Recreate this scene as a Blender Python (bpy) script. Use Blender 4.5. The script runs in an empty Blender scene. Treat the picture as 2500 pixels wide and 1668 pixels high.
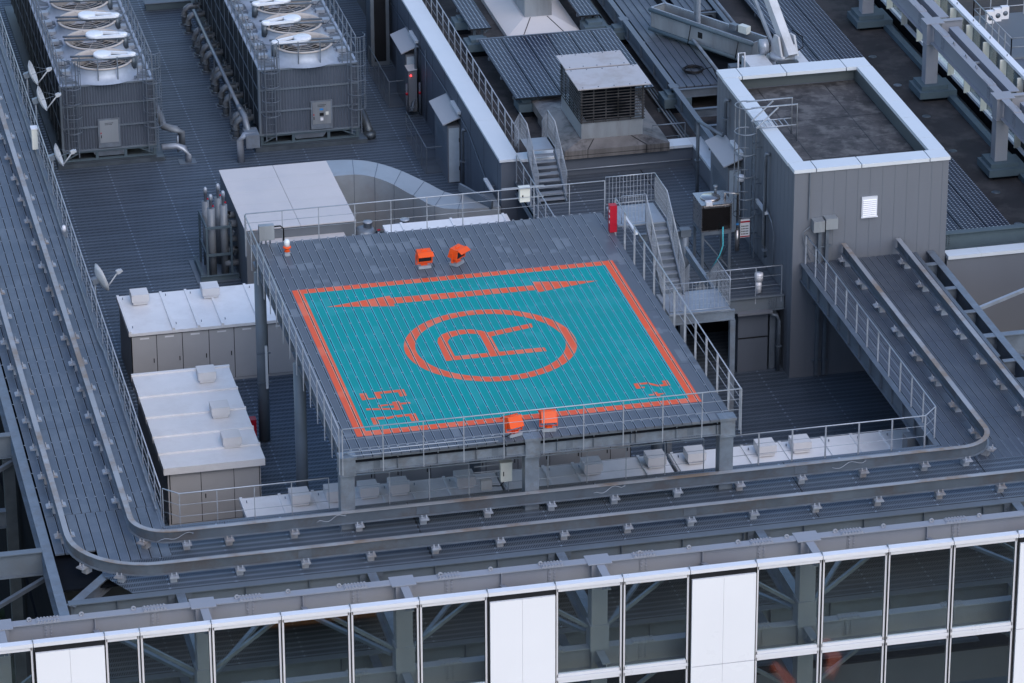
import bpy, math, random
from mathutils import Matrix, Vector
random.seed(7)
S = bpy.context.scene
C = S.collection
PI = math.pi
# ------------------------------------------------------------------ camera
cam = bpy.data.cameras.new('camera'); co = bpy.data.objects.new('camera', cam); C.objects.link(co)
YAW, PITCH, ROLL = -.22335645, .42813898, -.00427846
cy, sy = math.cos(YAW), math.sin(YAW)
f0 = Vector((-sy, cy, 0)); r0 = Vector((cy, sy, 0)); u0 = Vector((0, 0, 1))
f1 = f0*math.cos(PITCH)-u0*math.sin(PITCH); u1 = u0*math.cos(PITCH)+f0*math.sin(PITCH)
r2 = r0*math.cos(ROLL)+u1*math.sin(ROLL); u2 = -r0*math.sin(ROLL)+u1*math.cos(ROLL)
m = Matrix((r2, u2, -f1)).transposed().to_4x4(); m.translation = Vector((0, 0, 55))
co.matrix_world = m
cam.sensor_width = 36; cam.lens = 10022.5/2500*36; cam.clip_start = 1; cam.clip_end = 3000
S.camera = co
# ------------------------------------------------------------------ sky, sun, exposure
w = bpy.data.worlds.new('World'); S.world = w; w.use_nodes = True
nt = w.node_tree; sky = nt.nodes.new('ShaderNodeTexSky'); sky.sky_type = 'NISHITA'; sky.sun_disc = False
SUN_EL, SUN_AZ = math.radians(42), math.radians(168)      # azimuth clockwise from +Y
sky.sun_elevation = SUN_EL; sky.sun_rotation = SUN_AZ; sky.air_density = 1.1; sky.dust_density = 1.2; sky.ozone_density = 2.2
nt.links.new(sky.outputs[0], nt.nodes['Background'].inputs[0]); nt.nodes['Background'].inputs[1].default_value = .15
sl = bpy.data.lights.new('sun', 'SUN'); sl.energy = .5; sl.angle = math.radians(45); sl.color = (1, .92, .87)
so = bpy.data.objects.new('sun', sl); C.objects.link(so)
sd = Vector((math.sin(SUN_AZ)*math.cos(SUN_EL), math.cos(SUN_AZ)*math.cos(SUN_EL), math.sin(SUN_EL)))
so.rotation_euler = sd.to_track_quat('Z', 'Y').to_euler(); so.location = (20, 90, 60)
S.view_settings.view_transform = 'Standard'; S.view_settings.look = 'None'; S.view_settings.exposure = 0.7; S.view_settings.gamma = 1
S.view_settings.use_curve_mapping = False
S.cycles.max_bounces = 7; S.cycles.transparent_max_bounces = 10; S.cycles.caustics_reflective = False; S.cycles.caustics_refractive = False

# ------------------------------------------------------------------ mesh helper
class MB:
    def __init__(s): s.v = []; s.f = []; s.M = None; s.sm = []
    def _add(s, vs, fs, smooth=False):
        n = len(s.v)
        s.v += [tuple(s.M @ Vector(p)) if s.M else tuple(p) for p in vs]
        s.f += [tuple(i+n for i in q) for q in fs]; s.sm += [smooth]*len(fs)
        return s
    def box(s, x0, y0, z0, x1, y1, z1):
        return s._add([(x, y, z) for z in (z0, z1) for y in (y0, y1) for x in (x0, x1)],
                      [(0, 2, 3, 1), (4, 5, 7, 6), (0, 1, 5, 4), (2, 6, 7, 3), (0, 4, 6, 2), (1, 3, 7, 5)])
    def cb(s, c, d): return s.box(c[0]-d[0]/2, c[1]-d[1]/2, c[2]-d[2]/2, c[0]+d[0]/2, c[1]+d[1]/2, c[2]+d[2]/2)
    def _fr(s, p, q):
        p = Vector(p); q = Vector(q); d = (q-p).normalized()
        u = Vector((0, 0, 1)) if abs(d.z) < .95 else Vector((0, 1, 0))
        a = d.cross(u).normalized(); b = a.cross(d).normalized()
        return p, q, a, b
    def bar(s, p, q, w, h, dz=0):          # w sideways, h upwards
        p, q, a, b = s._fr(p, q); o = b*dz
        vs = [pt+a*i*w/2+b*j*h/2+o for pt in (p, q) for i, j in ((-1, -1), (1, -1), (1, 1), (-1, 1))]
        return s._add(vs, [(0, 1, 2, 3), (7, 6, 5, 4), (0, 4, 5, 1), (1, 5, 6, 2), (2, 6, 7, 3), (3, 7, 4, 0)])
    def ibeam(s, p, q, h, w, t=.03):       # p, q on the TOP centre line
        p, q, a, b = s._fr(p, q)
        s.bar(p-b*t/2, q-b*t/2, w, t); s.bar(p-b*(h-t/2), q-b*(h-t/2), w, t)
        return s.bar(p-b*h/2, q-b*h/2, t*.8, h-2*t)
    def stiff(s, p, q, h, w, n, t=.02, ends=False):    # web stiffeners on both sides of an i-beam
        P, Q, a, b = s._fr(p, q); d = (Q-P)
        for k in range(0 if ends else 1, n+1 if ends else n):
            c = P+d*k/n-b*h/2; e = d.normalized()*t/2
            s.bar(c-e, c+e, w*.94, h-.064)
        return s
    def tube(s, pts, r, n=6, closed=False, smooth=True):
        pts = [Vector(p) for p in pts]; rings = []
        for i, p in enumerate(pts):
            a = pts[i-1] if (i or closed) else p; b = pts[(i+1) % len(pts)] if (i < len(pts)-1 or closed) else p
            d = (b-a).normalized(); u = Vector((0, 0, 1)) if abs(d.z) < .9 else Vector((0, 1, 0))
            x = d.cross(u).normalized(); y = x.cross(d)
            rings.append([p+(x*math.cos(2*PI*k/n)+y*math.sin(2*PI*k/n))*r for k in range(n)])
        vs = [v for g in rings for v in g]; fs = []; R = len(rings)
        for i in range(R if closed else R-1):
            j = (i+1) % R
            for k in range(n):
                l = (k+1) % n; fs.append((i*n+k, i*n+l, j*n+l, j*n+k))
        if not closed: fs += [tuple(range(n))[::-1], tuple((R-1)*n+k for k in range(n))]
        return s._add(vs, fs, smooth)
    def lathe(s, c, prof, n=24, smooth=True, cap=True):       # prof: (r, z) list, axis z through c
        vs = [(c[0]+r*math.cos(2*PI*k/n), c[1]+r*math.sin(2*PI*k/n), c[2]+z) for r, z in prof for k in range(n)]
        fs = [(i*n+k, i*n+(k+1) % n, (i+1)*n+(k+1) % n, (i+1)*n+k) for i in range(len(prof)-1) for k in range(n)]
        if cap: fs += [tuple(range(n))[::-1], tuple((len(prof)-1)*n+k for k in range(n))]
        return s._add(vs, fs, smooth)
    def cyl(s, c, r, h, n=16): return s.lathe(c, [(r, 0), (r, h)], n)
    def prism(s, poly, z0, z1):
        n = len(poly)
        return s._add([(x, y, z) for z in (z0, z1) for x, y in poly],
                      [tuple(range(n))[::-1], tuple(range(n, 2*n))]+[(i, (i+1) % n, n+(i+1) % n, n+i) for i in range(n)])
    def quad(s, *p): return s._add(p, [tuple(range(len(p)))])
    def frustum(s, x0, y0, x1, y1, z0, X0, Y0, X1, Y1, z1):
        return s._add([(x0, y0, z0), (x1, y0, z0), (x1, y1, z0), (x0, y1, z0), (X0, Y0, z1), (X1, Y0, z1), (X1, Y1, z1), (X0, Y1, z1)],
                      [(3, 2, 1, 0), (4, 5, 6, 7), (0, 1, 5, 4), (1, 2, 6, 5), (2, 3, 7, 6), (3, 0, 4, 7)])
    def build(s, name, mt, parent=None, loc=None, kind=None, label=None):
        o0 = parent_loc(parent) if parent else Vector(loc or (0, 0, 0))
        me = bpy.data.meshes.new(name)
        me.from_pydata([tuple(Vector(v)-o0) for v in s.v], [], s.f); me.materials.append(mt)
        me.polygons.foreach_set('use_smooth', s.sm); me.update()
        o = bpy.data.objects.new(name, me); C.objects.link(o)
        if parent: o.parent = parent
        else: o.location = o0
        if kind: o['kind'] = kind
        if label: o['label'] = label
        return o
def parent_loc(p):
    l = Vector((0, 0, 0))
    while p: l += Vector(p.location); p = p.parent
    return l
def thing(name, label, cat, loc=(0, 0, 0), group=None):
    o = bpy.data.objects.new(name, None); C.objects.link(o); o.location = loc; o.empty_display_size = .2
    o['label'] = label; o['category'] = cat
    if group: o['group'] = group
    return o
def tag(o, label, cat, group=None):
    o['label'] = label; o['category'] = cat
    if group: o['group'] = group
    return o
def copy_part(o, dx=0, dy=0, dz=0):
    c = o.copy(); C.objects.link(c); c.parent = o.parent
    c.location = Vector(o.location)+Vector((dx, dy, dz)); return c
def copy_thing(o, loc, label, group=None):
    c = o.copy(); C.objects.link(c); c.location = loc; c['label'] = label
    if group: c['group'] = group
    for ch in o.children:
        k = ch.copy(); C.objects.link(k); k.parent = c
        for g in ch.children:
            l = g.copy(); C.objects.link(l); l.parent = k
    return c

# ------------------------------------------------------------------ materials
def nodes(name):
    mt = bpy.data.materials.new(name); mt.use_nodes = True
    return mt, mt.node_tree.nodes, mt.node_tree.links, mt.node_tree.nodes['Principled BSDF']
def mat(name, col, rough=.5, metal=0., sc=1.2, amt=.12, bump=0., stain=None, stain_amt=.5, spec=.28, streak=False, emit=0, plank=False):
    mt, N, L, B = nodes(name)
    g = N.new('ShaderNodeNewGeometry'); mp = N.new('ShaderNodeMapping'); L.new(g.outputs['Position'], mp.inputs[0])
    if streak: mp.inputs['Scale'].default_value = (1, 1, .15)
    n = N.new('ShaderNodeTexNoise'); n.inputs['Scale'].default_value = sc; n.inputs['Detail'].default_value = 6; n.inputs['Roughness'].default_value = .65
    L.new(mp.outputs[0], n.inputs[0])
    r = N.new('ShaderNodeMapRange'); r.inputs[1].default_value = .3; r.inputs[2].default_value = .7; r.inputs[3].default_value = 1-amt; r.inputs[4].default_value = 1+amt
    L.new(n.outputs[0], r.inputs[0])
    mx = N.new('ShaderNodeMix'); mx.data_type = 'RGBA'; mx.blend_type = 'MULTIPLY'; mx.inputs[0].default_value = 1
    mx.inputs[6].default_value = (*col, 1); L.new(r.outputs[0], mx.inputs[7])
    out = mx.outputs[2]
    if stain:  # blotch colour: a stain, but a painted reflection when plank is set
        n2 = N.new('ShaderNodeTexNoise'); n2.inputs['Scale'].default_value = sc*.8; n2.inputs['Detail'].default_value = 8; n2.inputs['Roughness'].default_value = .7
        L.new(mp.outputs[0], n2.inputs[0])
        if plank:      # pale per-plank patches, sky reflections painted into the colour
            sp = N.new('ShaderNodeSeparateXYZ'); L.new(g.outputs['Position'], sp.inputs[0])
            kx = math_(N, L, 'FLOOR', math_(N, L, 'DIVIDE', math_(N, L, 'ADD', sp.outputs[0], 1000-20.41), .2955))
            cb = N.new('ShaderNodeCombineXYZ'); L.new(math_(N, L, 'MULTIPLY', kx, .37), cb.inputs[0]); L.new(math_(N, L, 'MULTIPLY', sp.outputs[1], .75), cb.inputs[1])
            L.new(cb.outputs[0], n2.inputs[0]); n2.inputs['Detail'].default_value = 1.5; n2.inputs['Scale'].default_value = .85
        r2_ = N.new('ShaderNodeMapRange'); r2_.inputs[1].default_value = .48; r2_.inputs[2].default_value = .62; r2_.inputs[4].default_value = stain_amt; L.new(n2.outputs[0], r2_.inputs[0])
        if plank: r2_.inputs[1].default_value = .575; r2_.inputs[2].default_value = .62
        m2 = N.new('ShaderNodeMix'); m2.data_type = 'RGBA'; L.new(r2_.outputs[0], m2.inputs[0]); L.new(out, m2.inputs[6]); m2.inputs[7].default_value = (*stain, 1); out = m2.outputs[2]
    L.new(out, B.inputs['Base Color'])
    r3 = N.new('ShaderNodeMapRange'); r3.inputs[1].default_value = .3; r3.inputs[2].default_value = .7; r3.inputs[3].default_value = max(0, rough-.1); r3.inputs[4].default_value = min(1, rough+.12)
    L.new(n.outputs[0], r3.inputs[0]); L.new(r3.outputs[0], B.inputs['Roughness'])
    B.inputs['Metallic'].default_value = metal; B.inputs['Specular IOR Level'].default_value = spec
    if bump:
        b = N.new('ShaderNodeBump'); b.inputs['Strength'].default_value = bump; b.inputs['Distance'].default_value = .02; L.new(n.outputs[0], b.inputs['Height']); L.new(b.outputs[0], B.inputs['Normal'])
    if emit: B.inputs['Emission Color'].default_value = (*col, 1); B.inputs['Emission Strength'].default_value = emit
    return mt
def math_(N, L, op, a, b=None):
    n = N.new('ShaderNodeMath'); n.operation = op
    for i, x in enumerate((a, b)):
        if x is None: continue
        if isinstance(x, (int, float)): n.inputs[i].default_value = x
        else: L.new(x, n.inputs[i])
    return n.outputs[0]
def grating(name, col, axis, pu, pv=.295, v0=0., fill=.5, rough=.55, clips=2.0):
    """planks run along `axis`; slots repeat every pu along it, planks every pv across it; slots are open holes"""
    mt, N, L, B = nodes(name)
    g = N.new('ShaderNodeNewGeometry'); sp = N.new('ShaderNodeSeparateXYZ'); L.new(g.outputs['Position'], sp.inputs[0])
    u, v = (sp.outputs[0], sp.outputs[1]) if axis == 'x' else (sp.outputs[1], sp.outputs[0])
    v = math_(N, L, 'ADD', v, 1000-v0)
    fu = math_(N, L, 'FRACT', math_(N, L, 'DIVIDE', math_(N, L, 'ADD', u, 1000), pu))
    fv = math_(N, L, 'FRACT', math_(N, L, 'DIVIDE', v, pv))
    a = math_(N, L, 'LESS_THAN', fu, fill)
    b = math_(N, L, 'LESS_THAN', math_(N, L, 'ABSOLUTE', math_(N, L, 'SUBTRACT', fv, .5)), .385)
    hole = math_(N, L, 'MULTIPLY', a, b)
    seam = math_(N, L, 'GREATER_THAN', math_(N, L, 'ABSOLUTE', math_(N, L, 'SUBTRACT', fv, .5)), .47)
    # bolted clips on the seams
    cu = math_(N, L, 'FRACT', math_(N, L, 'DIVIDE', math_(N, L, 'ADD', u, 1000), clips))
    clip = math_(N, L, 'MULTIPLY', math_(N, L, 'LESS_THAN', cu, .03), math_(N, L, 'GREATER_THAN', math_(N, L, 'ABSOLUTE', math_(N, L, 'SUBTRACT', fv, .5)), .36))
    n = N.new('ShaderNodeTexNoise'); n.inputs['Scale'].default_value = .6; n.inputs['Detail'].default_value = 7; L.new(g.outputs['Position'], n.inputs[0])
    wn = N.new('ShaderNodeTexWhiteNoise'); wn.noise_dimensions = '1D'; L.new(math_(N, L, 'FLOOR', math_(N, L, 'DIVIDE', v, pv)), wn.inputs['W'])
    k = math_(N, L, 'ADD', math_(N, L, 'MULTIPLY', n.outputs[0], .5), math_(N, L, 'MULTIPLY', wn.outputs[0], .18))
    k = math_(N, L, 'ADD', k, .62)
    k = math_(N, L, 'MULTIPLY', k, math_(N, L, 'ADD', 1, math_(N, L, 'MULTIPLY', seam, .12)))
    k = math_(N, L, 'ADD', k, math_(N, L, 'MULTIPLY', clip, .8))
    mx = N.new('ShaderNodeMix'); mx.data_type = 'RGBA'; mx.blend_type = 'MULTIPLY'; mx.inputs[0].default_value = 1; mx.inputs[6].default_value = (*col, 1); L.new(k, mx.inputs[7])
    L.new(mx.outputs[2], B.inputs['Base Color']); B.inputs['Roughness'].default_value = rough; B.inputs['Metallic'].default_value = .35
    hole = math_(N, L, 'MULTIPLY', hole, math_(N, L, 'SUBTRACT', 1, clip))
    L.new(math_(N, L, 'SUBTRACT', 1, hole), B.inputs['Alpha'])
    return mt
M = {}
M['galv'] = mat('galvanised steel', (.2, .235, .28), .42, .35, 2.2, .22, .1, (.17, .17, .18), .5)
M['galv_b'] = mat('bright galvanised rail', (.38, .41, .46), .4, .4, 3, .12)
M['galv_d'] = mat('dull zinc steel', (.15, .178, .215), .5, .4, 1.5, .2, .1)
M['galv_k'] = mat('zinc bracket plate', (.4, .43, .48), .4, .35, 1.3, .2, .05, (.3, .23, .18), .6)
M['web'] = mat('weathered rail web', (.125, .15, .18), .5, .3, .7, .2, .05, (.11, .1, .1), .7)
M['crane'] = mat('white crane paint', (.56, .57, .6), .4, 0, .8, .08, .03, (.35, .34, .33), .5)
M['patch'] = mat('bleached roof sheet', (.3, .28, .27), .8, 0, 3.0, .3, .1, (.06, .058, .06), 1.0)
M['rust'] = mat('rust stained rail top', (.34, .35, .37), .5, .2, .5, .15, .05, (.26, .19, .14), .9)
M['paint'] = mat('grey painted steel', (.275, .285, .325), .45, 0, .5, .06, .04, (.3, .29, .3), .35)
M['paint_d'] = mat('slate grey painted steel', (.145, .175, .21), .5, .1, .6, .12, .05, (.14, .15, .16), .4)
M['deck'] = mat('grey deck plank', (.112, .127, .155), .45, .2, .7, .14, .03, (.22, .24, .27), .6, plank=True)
M['deck_lip'] = mat('plank lip', (.24, .27, .32), .4, .3)  # lips paler than their planks, edge highlight put into the colour
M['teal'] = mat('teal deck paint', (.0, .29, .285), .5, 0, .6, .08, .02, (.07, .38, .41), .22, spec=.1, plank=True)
M['teal_lip'] = mat('pale teal lip', (.1, .52, .6), .5, spec=.1)
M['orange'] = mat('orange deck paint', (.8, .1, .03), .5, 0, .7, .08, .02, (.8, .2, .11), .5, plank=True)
M['orange_lip'] = mat('pale orange lip', (.85, .36, .25), .4)
M['void'] = mat('near black void', (.008, .01, .014), .95, spec=.05)  # near-black stand-in for the shade seen through plank gaps and slots
M['orange_eq'] = mat('orange enamel', (.85, .1, .018), .4, 0, 2, .05)
M['glass_d'] = mat('dark lamp glass', (.02, .02, .025), .08)
M['white'] = mat('white painted steel sheet', (.66, .67, .72), .4, 0, .9, .05, .03, (.5, .49, .49), .35)
M['whitecap'] = mat('white coping', (.66, .69, .73), .4, .1, .5, .04)
M['cab'] = mat('grey cabinet paint', (.42, .42, .435), .5, 0, .6, .05, .02)
M['cabroof'] = mat('white cabinet roof', (.78, .775, .79), .42, 0, 1.0, .05, .03, (.6, .58, .58), .3)
M['hood'] = mat('cabinet hood paint', (.66, .65, .655), .5, 0, .8, .05)
M['wall'] = mat('grey wall panel', (.155, .166, .192), .55, 0, .35, .06, .02, streak=True)
M['wall_d'] = mat('dark grey wall panel', (.1, .115, .145), .55, 0, .35, .08, .02, streak=True)
M['roof'] = mat('weathered black roof sheet', (.034, .032, .035), .8, 0, .8, .45, .12, (.085, .078, .078), .6)
M['roof2'] = mat('penthouse roof sheet', (.062, .06, .063), .8, 0, 1.8, .55, .15, (.15, .145, .145), .8)
M['plinth'] = mat('blue grey coated plinth', (.085, .12, .145), .6, 0, .8, .15)
M['white_panel'] = mat('white facade panel', (.82, .82, .85), .35, 0, .2, .02)
M['white_fr'] = mat('white aluminium frame', (.78, .78, .82), .35, .1, .4, .03)
M['black'] = mat('black gasket', (.012, .013, .016), .5)
M['casing2'] = mat('canopy sheet', (.36, .36, .385), .45, .1, .5, .06)
M['casing'] = mat('air handler casing', (.17, .185, .205), .45, .2, .4, .08)
M['duct'] = mat('insulated duct sheet', (.33, .36, .395), .38, .35, .5, .15, .03, (.32, .3, .3), .5)
M['ahu'] = mat('air handler roof sheet', (.6, .56, .55), .5, .0, .4, .05, .02, (.5, .48, .5), .4)
M['tower'] = mat('tower top plate', (.42, .46, .53), .5, .35, .9, .15, .05, (.3, .33, .38), .5)
M['clad'] = mat('tower cladding', (.1, .118, .15), .55, .1, 1.2, .08, .05, streak=True)
M['louver'] = mat('dark intake louver', (.008, .01, .014), .8, 0)
M['red'] = mat('red enamel', (.42, .012, .03), .4)
M['blue'] = mat('blue label', (.04, .25, .6), .4)
M['cream'] = mat('cream plastic', (.7, .7, .64), .4)
M['tan'] = mat('tan fan rim', (.5, .45, .41), .5)
M['fanwhite'] = mat('white fan guard', (.8, .82, .86), .35)
M['dish'] = mat('white dish', (.45, .465, .49), .4)
M['vent'] = mat('sooty vent steel', (.2, .185, .18), .5, .2, .7, .3, .0, (.03, .027, .027), .9, streak=True)
M['ventcap'] = mat('vent cap sheet', (.5, .47, .48), .45, .2, .6, .06, .02, (.33, .26, .22), .5)
M['soot'] = mat('soot covered louver', (.06, .058, .06), .6, .2, 1.5, .4, 0, (.012, .012, .012), .95)
M['ventbase'] = mat('vent box zinc', (.36, .385, .41), .4, .5, 1.2, .12, 0, (.25, .24, .24), .5, streak=True)
M['inner'] = mat('dark parapet lining', (.085, .1, .105), .6, 0, .6, .1)
M['door'] = mat('pale blue grey door', (.4, .47, .54), .45)
M['pipe'] = mat('pipe lagging', (.2, .22, .245), .5, .25, 2, .15)
M['pipe_d'] = mat('dark pipe', (.1, .12, .14), .45, .5, 2, .2)
M['cable'] = mat('black cable', (.01, .01, .012), .5)
M['stain'] = mat('stainless tank', (.42, .4, .4), .25, .9, 1, .08)
M['tankdark'] = mat('dark mirror tank side', (.05, .045, .045), .12, .8)
M['stair'] = mat('stair tread plate', (.33, .36, .41), .45, .5, 1.5, .15, .05)
M['leaf'] = mat('dark foliage', (.012, .022, .012), .8, 0, 1.8, .8, .8, (.03, .05, .02), .6)
M['foam'] = mat('sign white', (.75, .75, .78), .5)
M['truck_o'] = mat('orange machine', (.8, .22, .02), .4)
M['bulb'] = mat('clear lens', (.75, .78, .8), .15)
M['asphalt'] = mat('street asphalt', (.05, .048, .05), .8, 0, .15, .3, 0, (.1, .08, .06), .7)
M['nroof'] = mat('neighbour roof', (.13, .15, .175), .6, 0, .2, .15)
def glassmat(name, tint, mix):
    mt, N, L, B = nodes(name)
    t = N.new('ShaderNodeBsdfTransparent'); t.inputs[0].default_value = (*tint, 1)
    gl = N.new('ShaderNodeBsdfGlossy'); gl.inputs['Roughness'].default_value = .02; gl.inputs[0].default_value = (.9, .95, 1, 1)
    lw = N.new('ShaderNodeLayerWeight'); lw.inputs[0].default_value = .5
    fr = N.new('ShaderNodeMapRange'); fr.inputs[3].default_value = .095; fr.inputs[4].default_value = .35; fr.inputs[1].default_value = .2; L.new(lw.outputs['Facing'], fr.inputs[0])
    mx = N.new('ShaderNodeMixShader'); L.new(fr.outputs[0], mx.inputs[0]); L.new(t.outputs[0], mx.inputs[1]); L.new(gl.outputs[0], mx.inputs[2])
    L.new(mx.outputs[0], N['Material Output'].inputs[0]); return mt
M['glass'] = glassmat('facade glass', (.86, .9, .88), .1)
def solarmat():
    mt, N, L, B = nodes('solar cells')
    g = N.new('ShaderNodeTexCoord'); sp = N.new('ShaderNodeSeparateXYZ'); L.new(g.outputs['Object'], sp.inputs[0])
    def tri(o, p):
        return math_(N, L, 'ABSOLUTE', math_(N, L, 'SUBTRACT', math_(N, L, 'FRACT', math_(N, L, 'DIVIDE', math_(N, L, 'ADD', o, 100.), p)), .5))
    a = tri(sp.outputs[0], .155); b = tri(sp.outputs[1], .155)
    line = math_(N, L, 'MAXIMUM', math_(N, L, 'GREATER_THAN', a, .485), math_(N, L, 'GREATER_THAN', b, .47))
    dia = math_(N, L, 'GREATER_THAN', math_(N, L, 'ADD', a, b), .76)
    k = math_(N, L, 'ADD', math_(N, L, 'MULTIPLY', line, .06), math_(N, L, 'MULTIPLY', dia, .7))
    fr = math_(N, L, 'GREATER_THAN', tri(sp.outputs[1], 1.35), .488)
    k = math_(N, L, 'MAXIMUM', math_(N, L, 'MULTIPLY', fr, .1), k)
    mx = N.new('ShaderNodeMix'); mx.data_type = 'RGBA'; L.new(k, mx.inputs[0]); mx.inputs[6].default_value = (.008, .013, .032, 1); mx.inputs[7].default_value = (.6, .66, .75, 1)
    L.new(mx.outputs[2], B.inputs['Base Color']); B.inputs['Roughness'].default_value = .35; B.inputs['Specular IOR Level'].default_value = .18
    return mt
M['solar'] = solarmat()
M['gr_floor'] = grating('floor grating', (.14, .175, .225), 'x', .046, .295, .07)
M['gr_front'] = grating('walkway grating across', (.18, .215, .265), 'x', .052, .295, 107.9, .48)
M['gr_side'] = mat('walkway plank', (.125, .152, .195), .45, .3, .7, .18, .05, (.22, .245, .28), .45)
M['gr_side_r'] = mat('dark walkway plank', (.09, .105, .135), .45, .3, .7, .16, .03, (.14, .155, .18), .5)
M['gr_cat'] = grating('catwalk grating', (.14, .16, .19), 'x', .046, .295, 0)

# ------------------------------------------------------------------ shared builders
def clip_poly(poly, x0, x1):
    def cut(pl, x, keep_gt):
        out = []
        for i in range(len(pl)):
            a, b = pl[i], pl[(i+1) % len(pl)]
            ia = a[0] >= x if keep_gt else a[0] <= x; ib = b[0] >= x if keep_gt else b[0] <= x
            if ia: out.append(a)
            if ia != ib:
                t = (x-a[0])/(b[0]-a[0]); out.append((x, a[1]+t*(b[1]-a[1])))
        return out
    p = cut(poly, x0, True)
    return cut(p, x1, False) if p else p
def railing(name, label, pts, h=1.1, step=1.2, mids=(.37, .74), parent_thing=None, r=.017, postw=.025, wide=None, drop=0., mat_=None, closed=False, kick=None, skip=()):
    """pts: corner points at deck level"""
    mt = mat_ or M['galv_b']
    t = thing(name, label, 'railing', pts[0]) if parent_thing is None else parent_thing
    P = [Vector(p) for p in pts]
    up = Vector((0, 0, 1))
    MB().tube([p+up*h for p in P], r*1.25, 8, smooth=True).build('top_rail', mt, t)
    for f in mids:
        MB().tube([p+up*h*(1-f) for p in P], r*.5, 5).build('mid_rail', mt, t)
    proto = None; base = None
    for i in range(len(P)-1):
        a, b = P[i], P[i+1]; Ls = (b-a).length; n = max(1, round(Ls/step))
        for k in range(n+1 if i == len(P)-2 else n):
            q = a+(b-a)*k/n
            if proto is None:
                mb = MB()
                wx, wy = (wide if wide else (postw, postw))
                mb.box(q.x-wx/2, q.y-wy/2, q.z-drop, q.x+wx/2, q.y+wy/2, q.z+h)
                proto = mb.build('post', mt, t); base = q
            else:
                copy_part(proto, *(q-base))
    return t
def ilabel(o, l): o['label'] = l; return o

# ================================================================== STRUCTURE
F0 = -6.95      # equipment floor
WZ = -2.5       # track walkway
CZ = -4.0       # catwalk
RZ = -3.6       # main roof
# --- equipment floor
MB().box(10.9, 112, F0-.02, 31.6, 190, F0).build('floor', M['gr_floor'], loc=(20, 130, F0), kind='structure')
MB().box(31.602, 107, F0-.02, 39.3, 140.4, F0).build('floor', M['gr_floor'], loc=(35, 120, F0), kind='structure')
MB().box(39.302, 107.85, F0-.02, 44.3, 127, F0).build('floor', M['gr_floor'], loc=(41, 120, F0), kind='structure')
MB().box(10.7, 107, F0-.3, 44.3, 190, F0-.22).build('floor_slab', M['void'], loc=(25, 130, F0-.3), kind='structure')
# far below
MB().box(-160, -220, -60.2, 240, 520, -60).build('street', M['asphalt'], loc=(40, 150, -60), kind='structure')
mb = MB()
N_ = 56
vs = [(-8+i*.36, 98+j*.9, -14+random.uniform(-.5, .5)) for j in range(N_) for i in range(N_)]
fs = [(j*N_+i, j*N_+i+1, (j+1)*N_+i+1, (j+1)*N_+i) for j in range(N_-1) for i in range(N_-1)]
mb._add(vs, fs); o = mb.build('ground_cover', M['leaf'], loc=(0, 120, -14), kind='stuff'); o['label'] = 'dark green planting far below the steel beams'; o['category'] = 'planting'
# --- track walkways
def planks_y(mb, lips, x0, x1, y0, y1, z, pitch=.295, gap=.034, th=.05, segs=None):
    n = round((x1-x0)/pitch); p = (x1-x0)/n
    for k in range(n):
        a = x0+k*p+gap/2; b = x0+(k+1)*p-gap/2
        for s0, s1 in segs or [(y0, y1)]:
            mb.box(a, s0+.008, z-th, b, s1-.008, z)
            lips.box(b-.016, s0+.01, z, b, s1-.01, z+.012); lips.box(a, s0+.01, z, a+.01, s1-.01, z+.012)
        
# left walkway (planks run away from the camera), front walkway (planks run across), right walkway
pl = MB(); lp = MB()
segs = [(107.9, 113.47), (113.47, 119.7), (119.7, 126.0), (126.0, 132.3), (132.3, 138.6), (138.6, 144.9), (144.9, 151.2), (151.2, 157.5), (157.5, 170)]
planks_y(pl, lp, 10.95, 14.4, 107.9, 170, WZ, segs=segs[1:])
planks_y(pl, lp, 12.2, 14.4, 109.2, 113.47, WZ, segs=[(110.0, 113.47)])
planks_y(pl, lp, 10.95, 12.2, 109.2, 113.47, WZ, segs=[(110.9, 113.47)])
wl = pl.build('walkway', M['gr_side'], loc=(12.6, 120, WZ), kind='structure')
lp.build('plank_lip', M['deck_lip'], wl, kind='stuff')
c_ = MB()
for y0, y1 in segs[1:]:
    for k in range(12):
        x = 10.95+.2875*(k)
        for q in range(1, 6):
            c_.box(x-.03, y0+(y1-y0)*q/6-.02, WZ, x+.03, y0+(y1-y0)*q/6+.02, WZ+.01)
c_.build('plank_clip', M['galv_b'], wl, kind='stuff')
MB().box(10.9, 109, WZ-.3, 14.4, 170, WZ-.24).build('shade_plate', M['void'], wl)
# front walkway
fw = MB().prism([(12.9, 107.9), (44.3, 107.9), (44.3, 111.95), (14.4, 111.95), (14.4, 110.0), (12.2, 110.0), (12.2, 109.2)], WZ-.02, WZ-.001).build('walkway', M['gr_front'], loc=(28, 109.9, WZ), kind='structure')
MB().prism([(12.9, 108), (44.3, 108), (44.3, 111.9), (14.4, 111.9), (13, 109.9), (12.9, 109.2)], WZ-.3, WZ-.24).build('shade_plate', M['void'], fw)
sj = MB()
for x in (16.3, 22.04, 28.0, 34.2, 40.2): sj.box(x-.011, 107.95, WZ, x+.011, 111.9, WZ+.004)
sj.build('joint', M['black'], fw)
# right walkway
pl = MB(); lp = MB()
planks_y(pl, lp, 39.45, 43.45, 110.6, 127, WZ, segs=[(110.6, 113.5), (113.5, 119.6), (119.6, 123.85), (123.85, 126.98)])
planks_y(pl, lp, 43.45, 44.3, 110.6, 118, WZ, segs=[(110.6, 113.5), (113.5, 116.2)])
wr = pl.build('walkway', M['gr_side_r'], loc=(41.4, 118, WZ), kind='structure')
lp.build('plank_lip', M['deck_lip'], wr, kind='stuff')
MB().box(39.45, 112, WZ-.3, 43.45, 126.98, WZ-.24).build('shade_plate', M['void'], wr)
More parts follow.
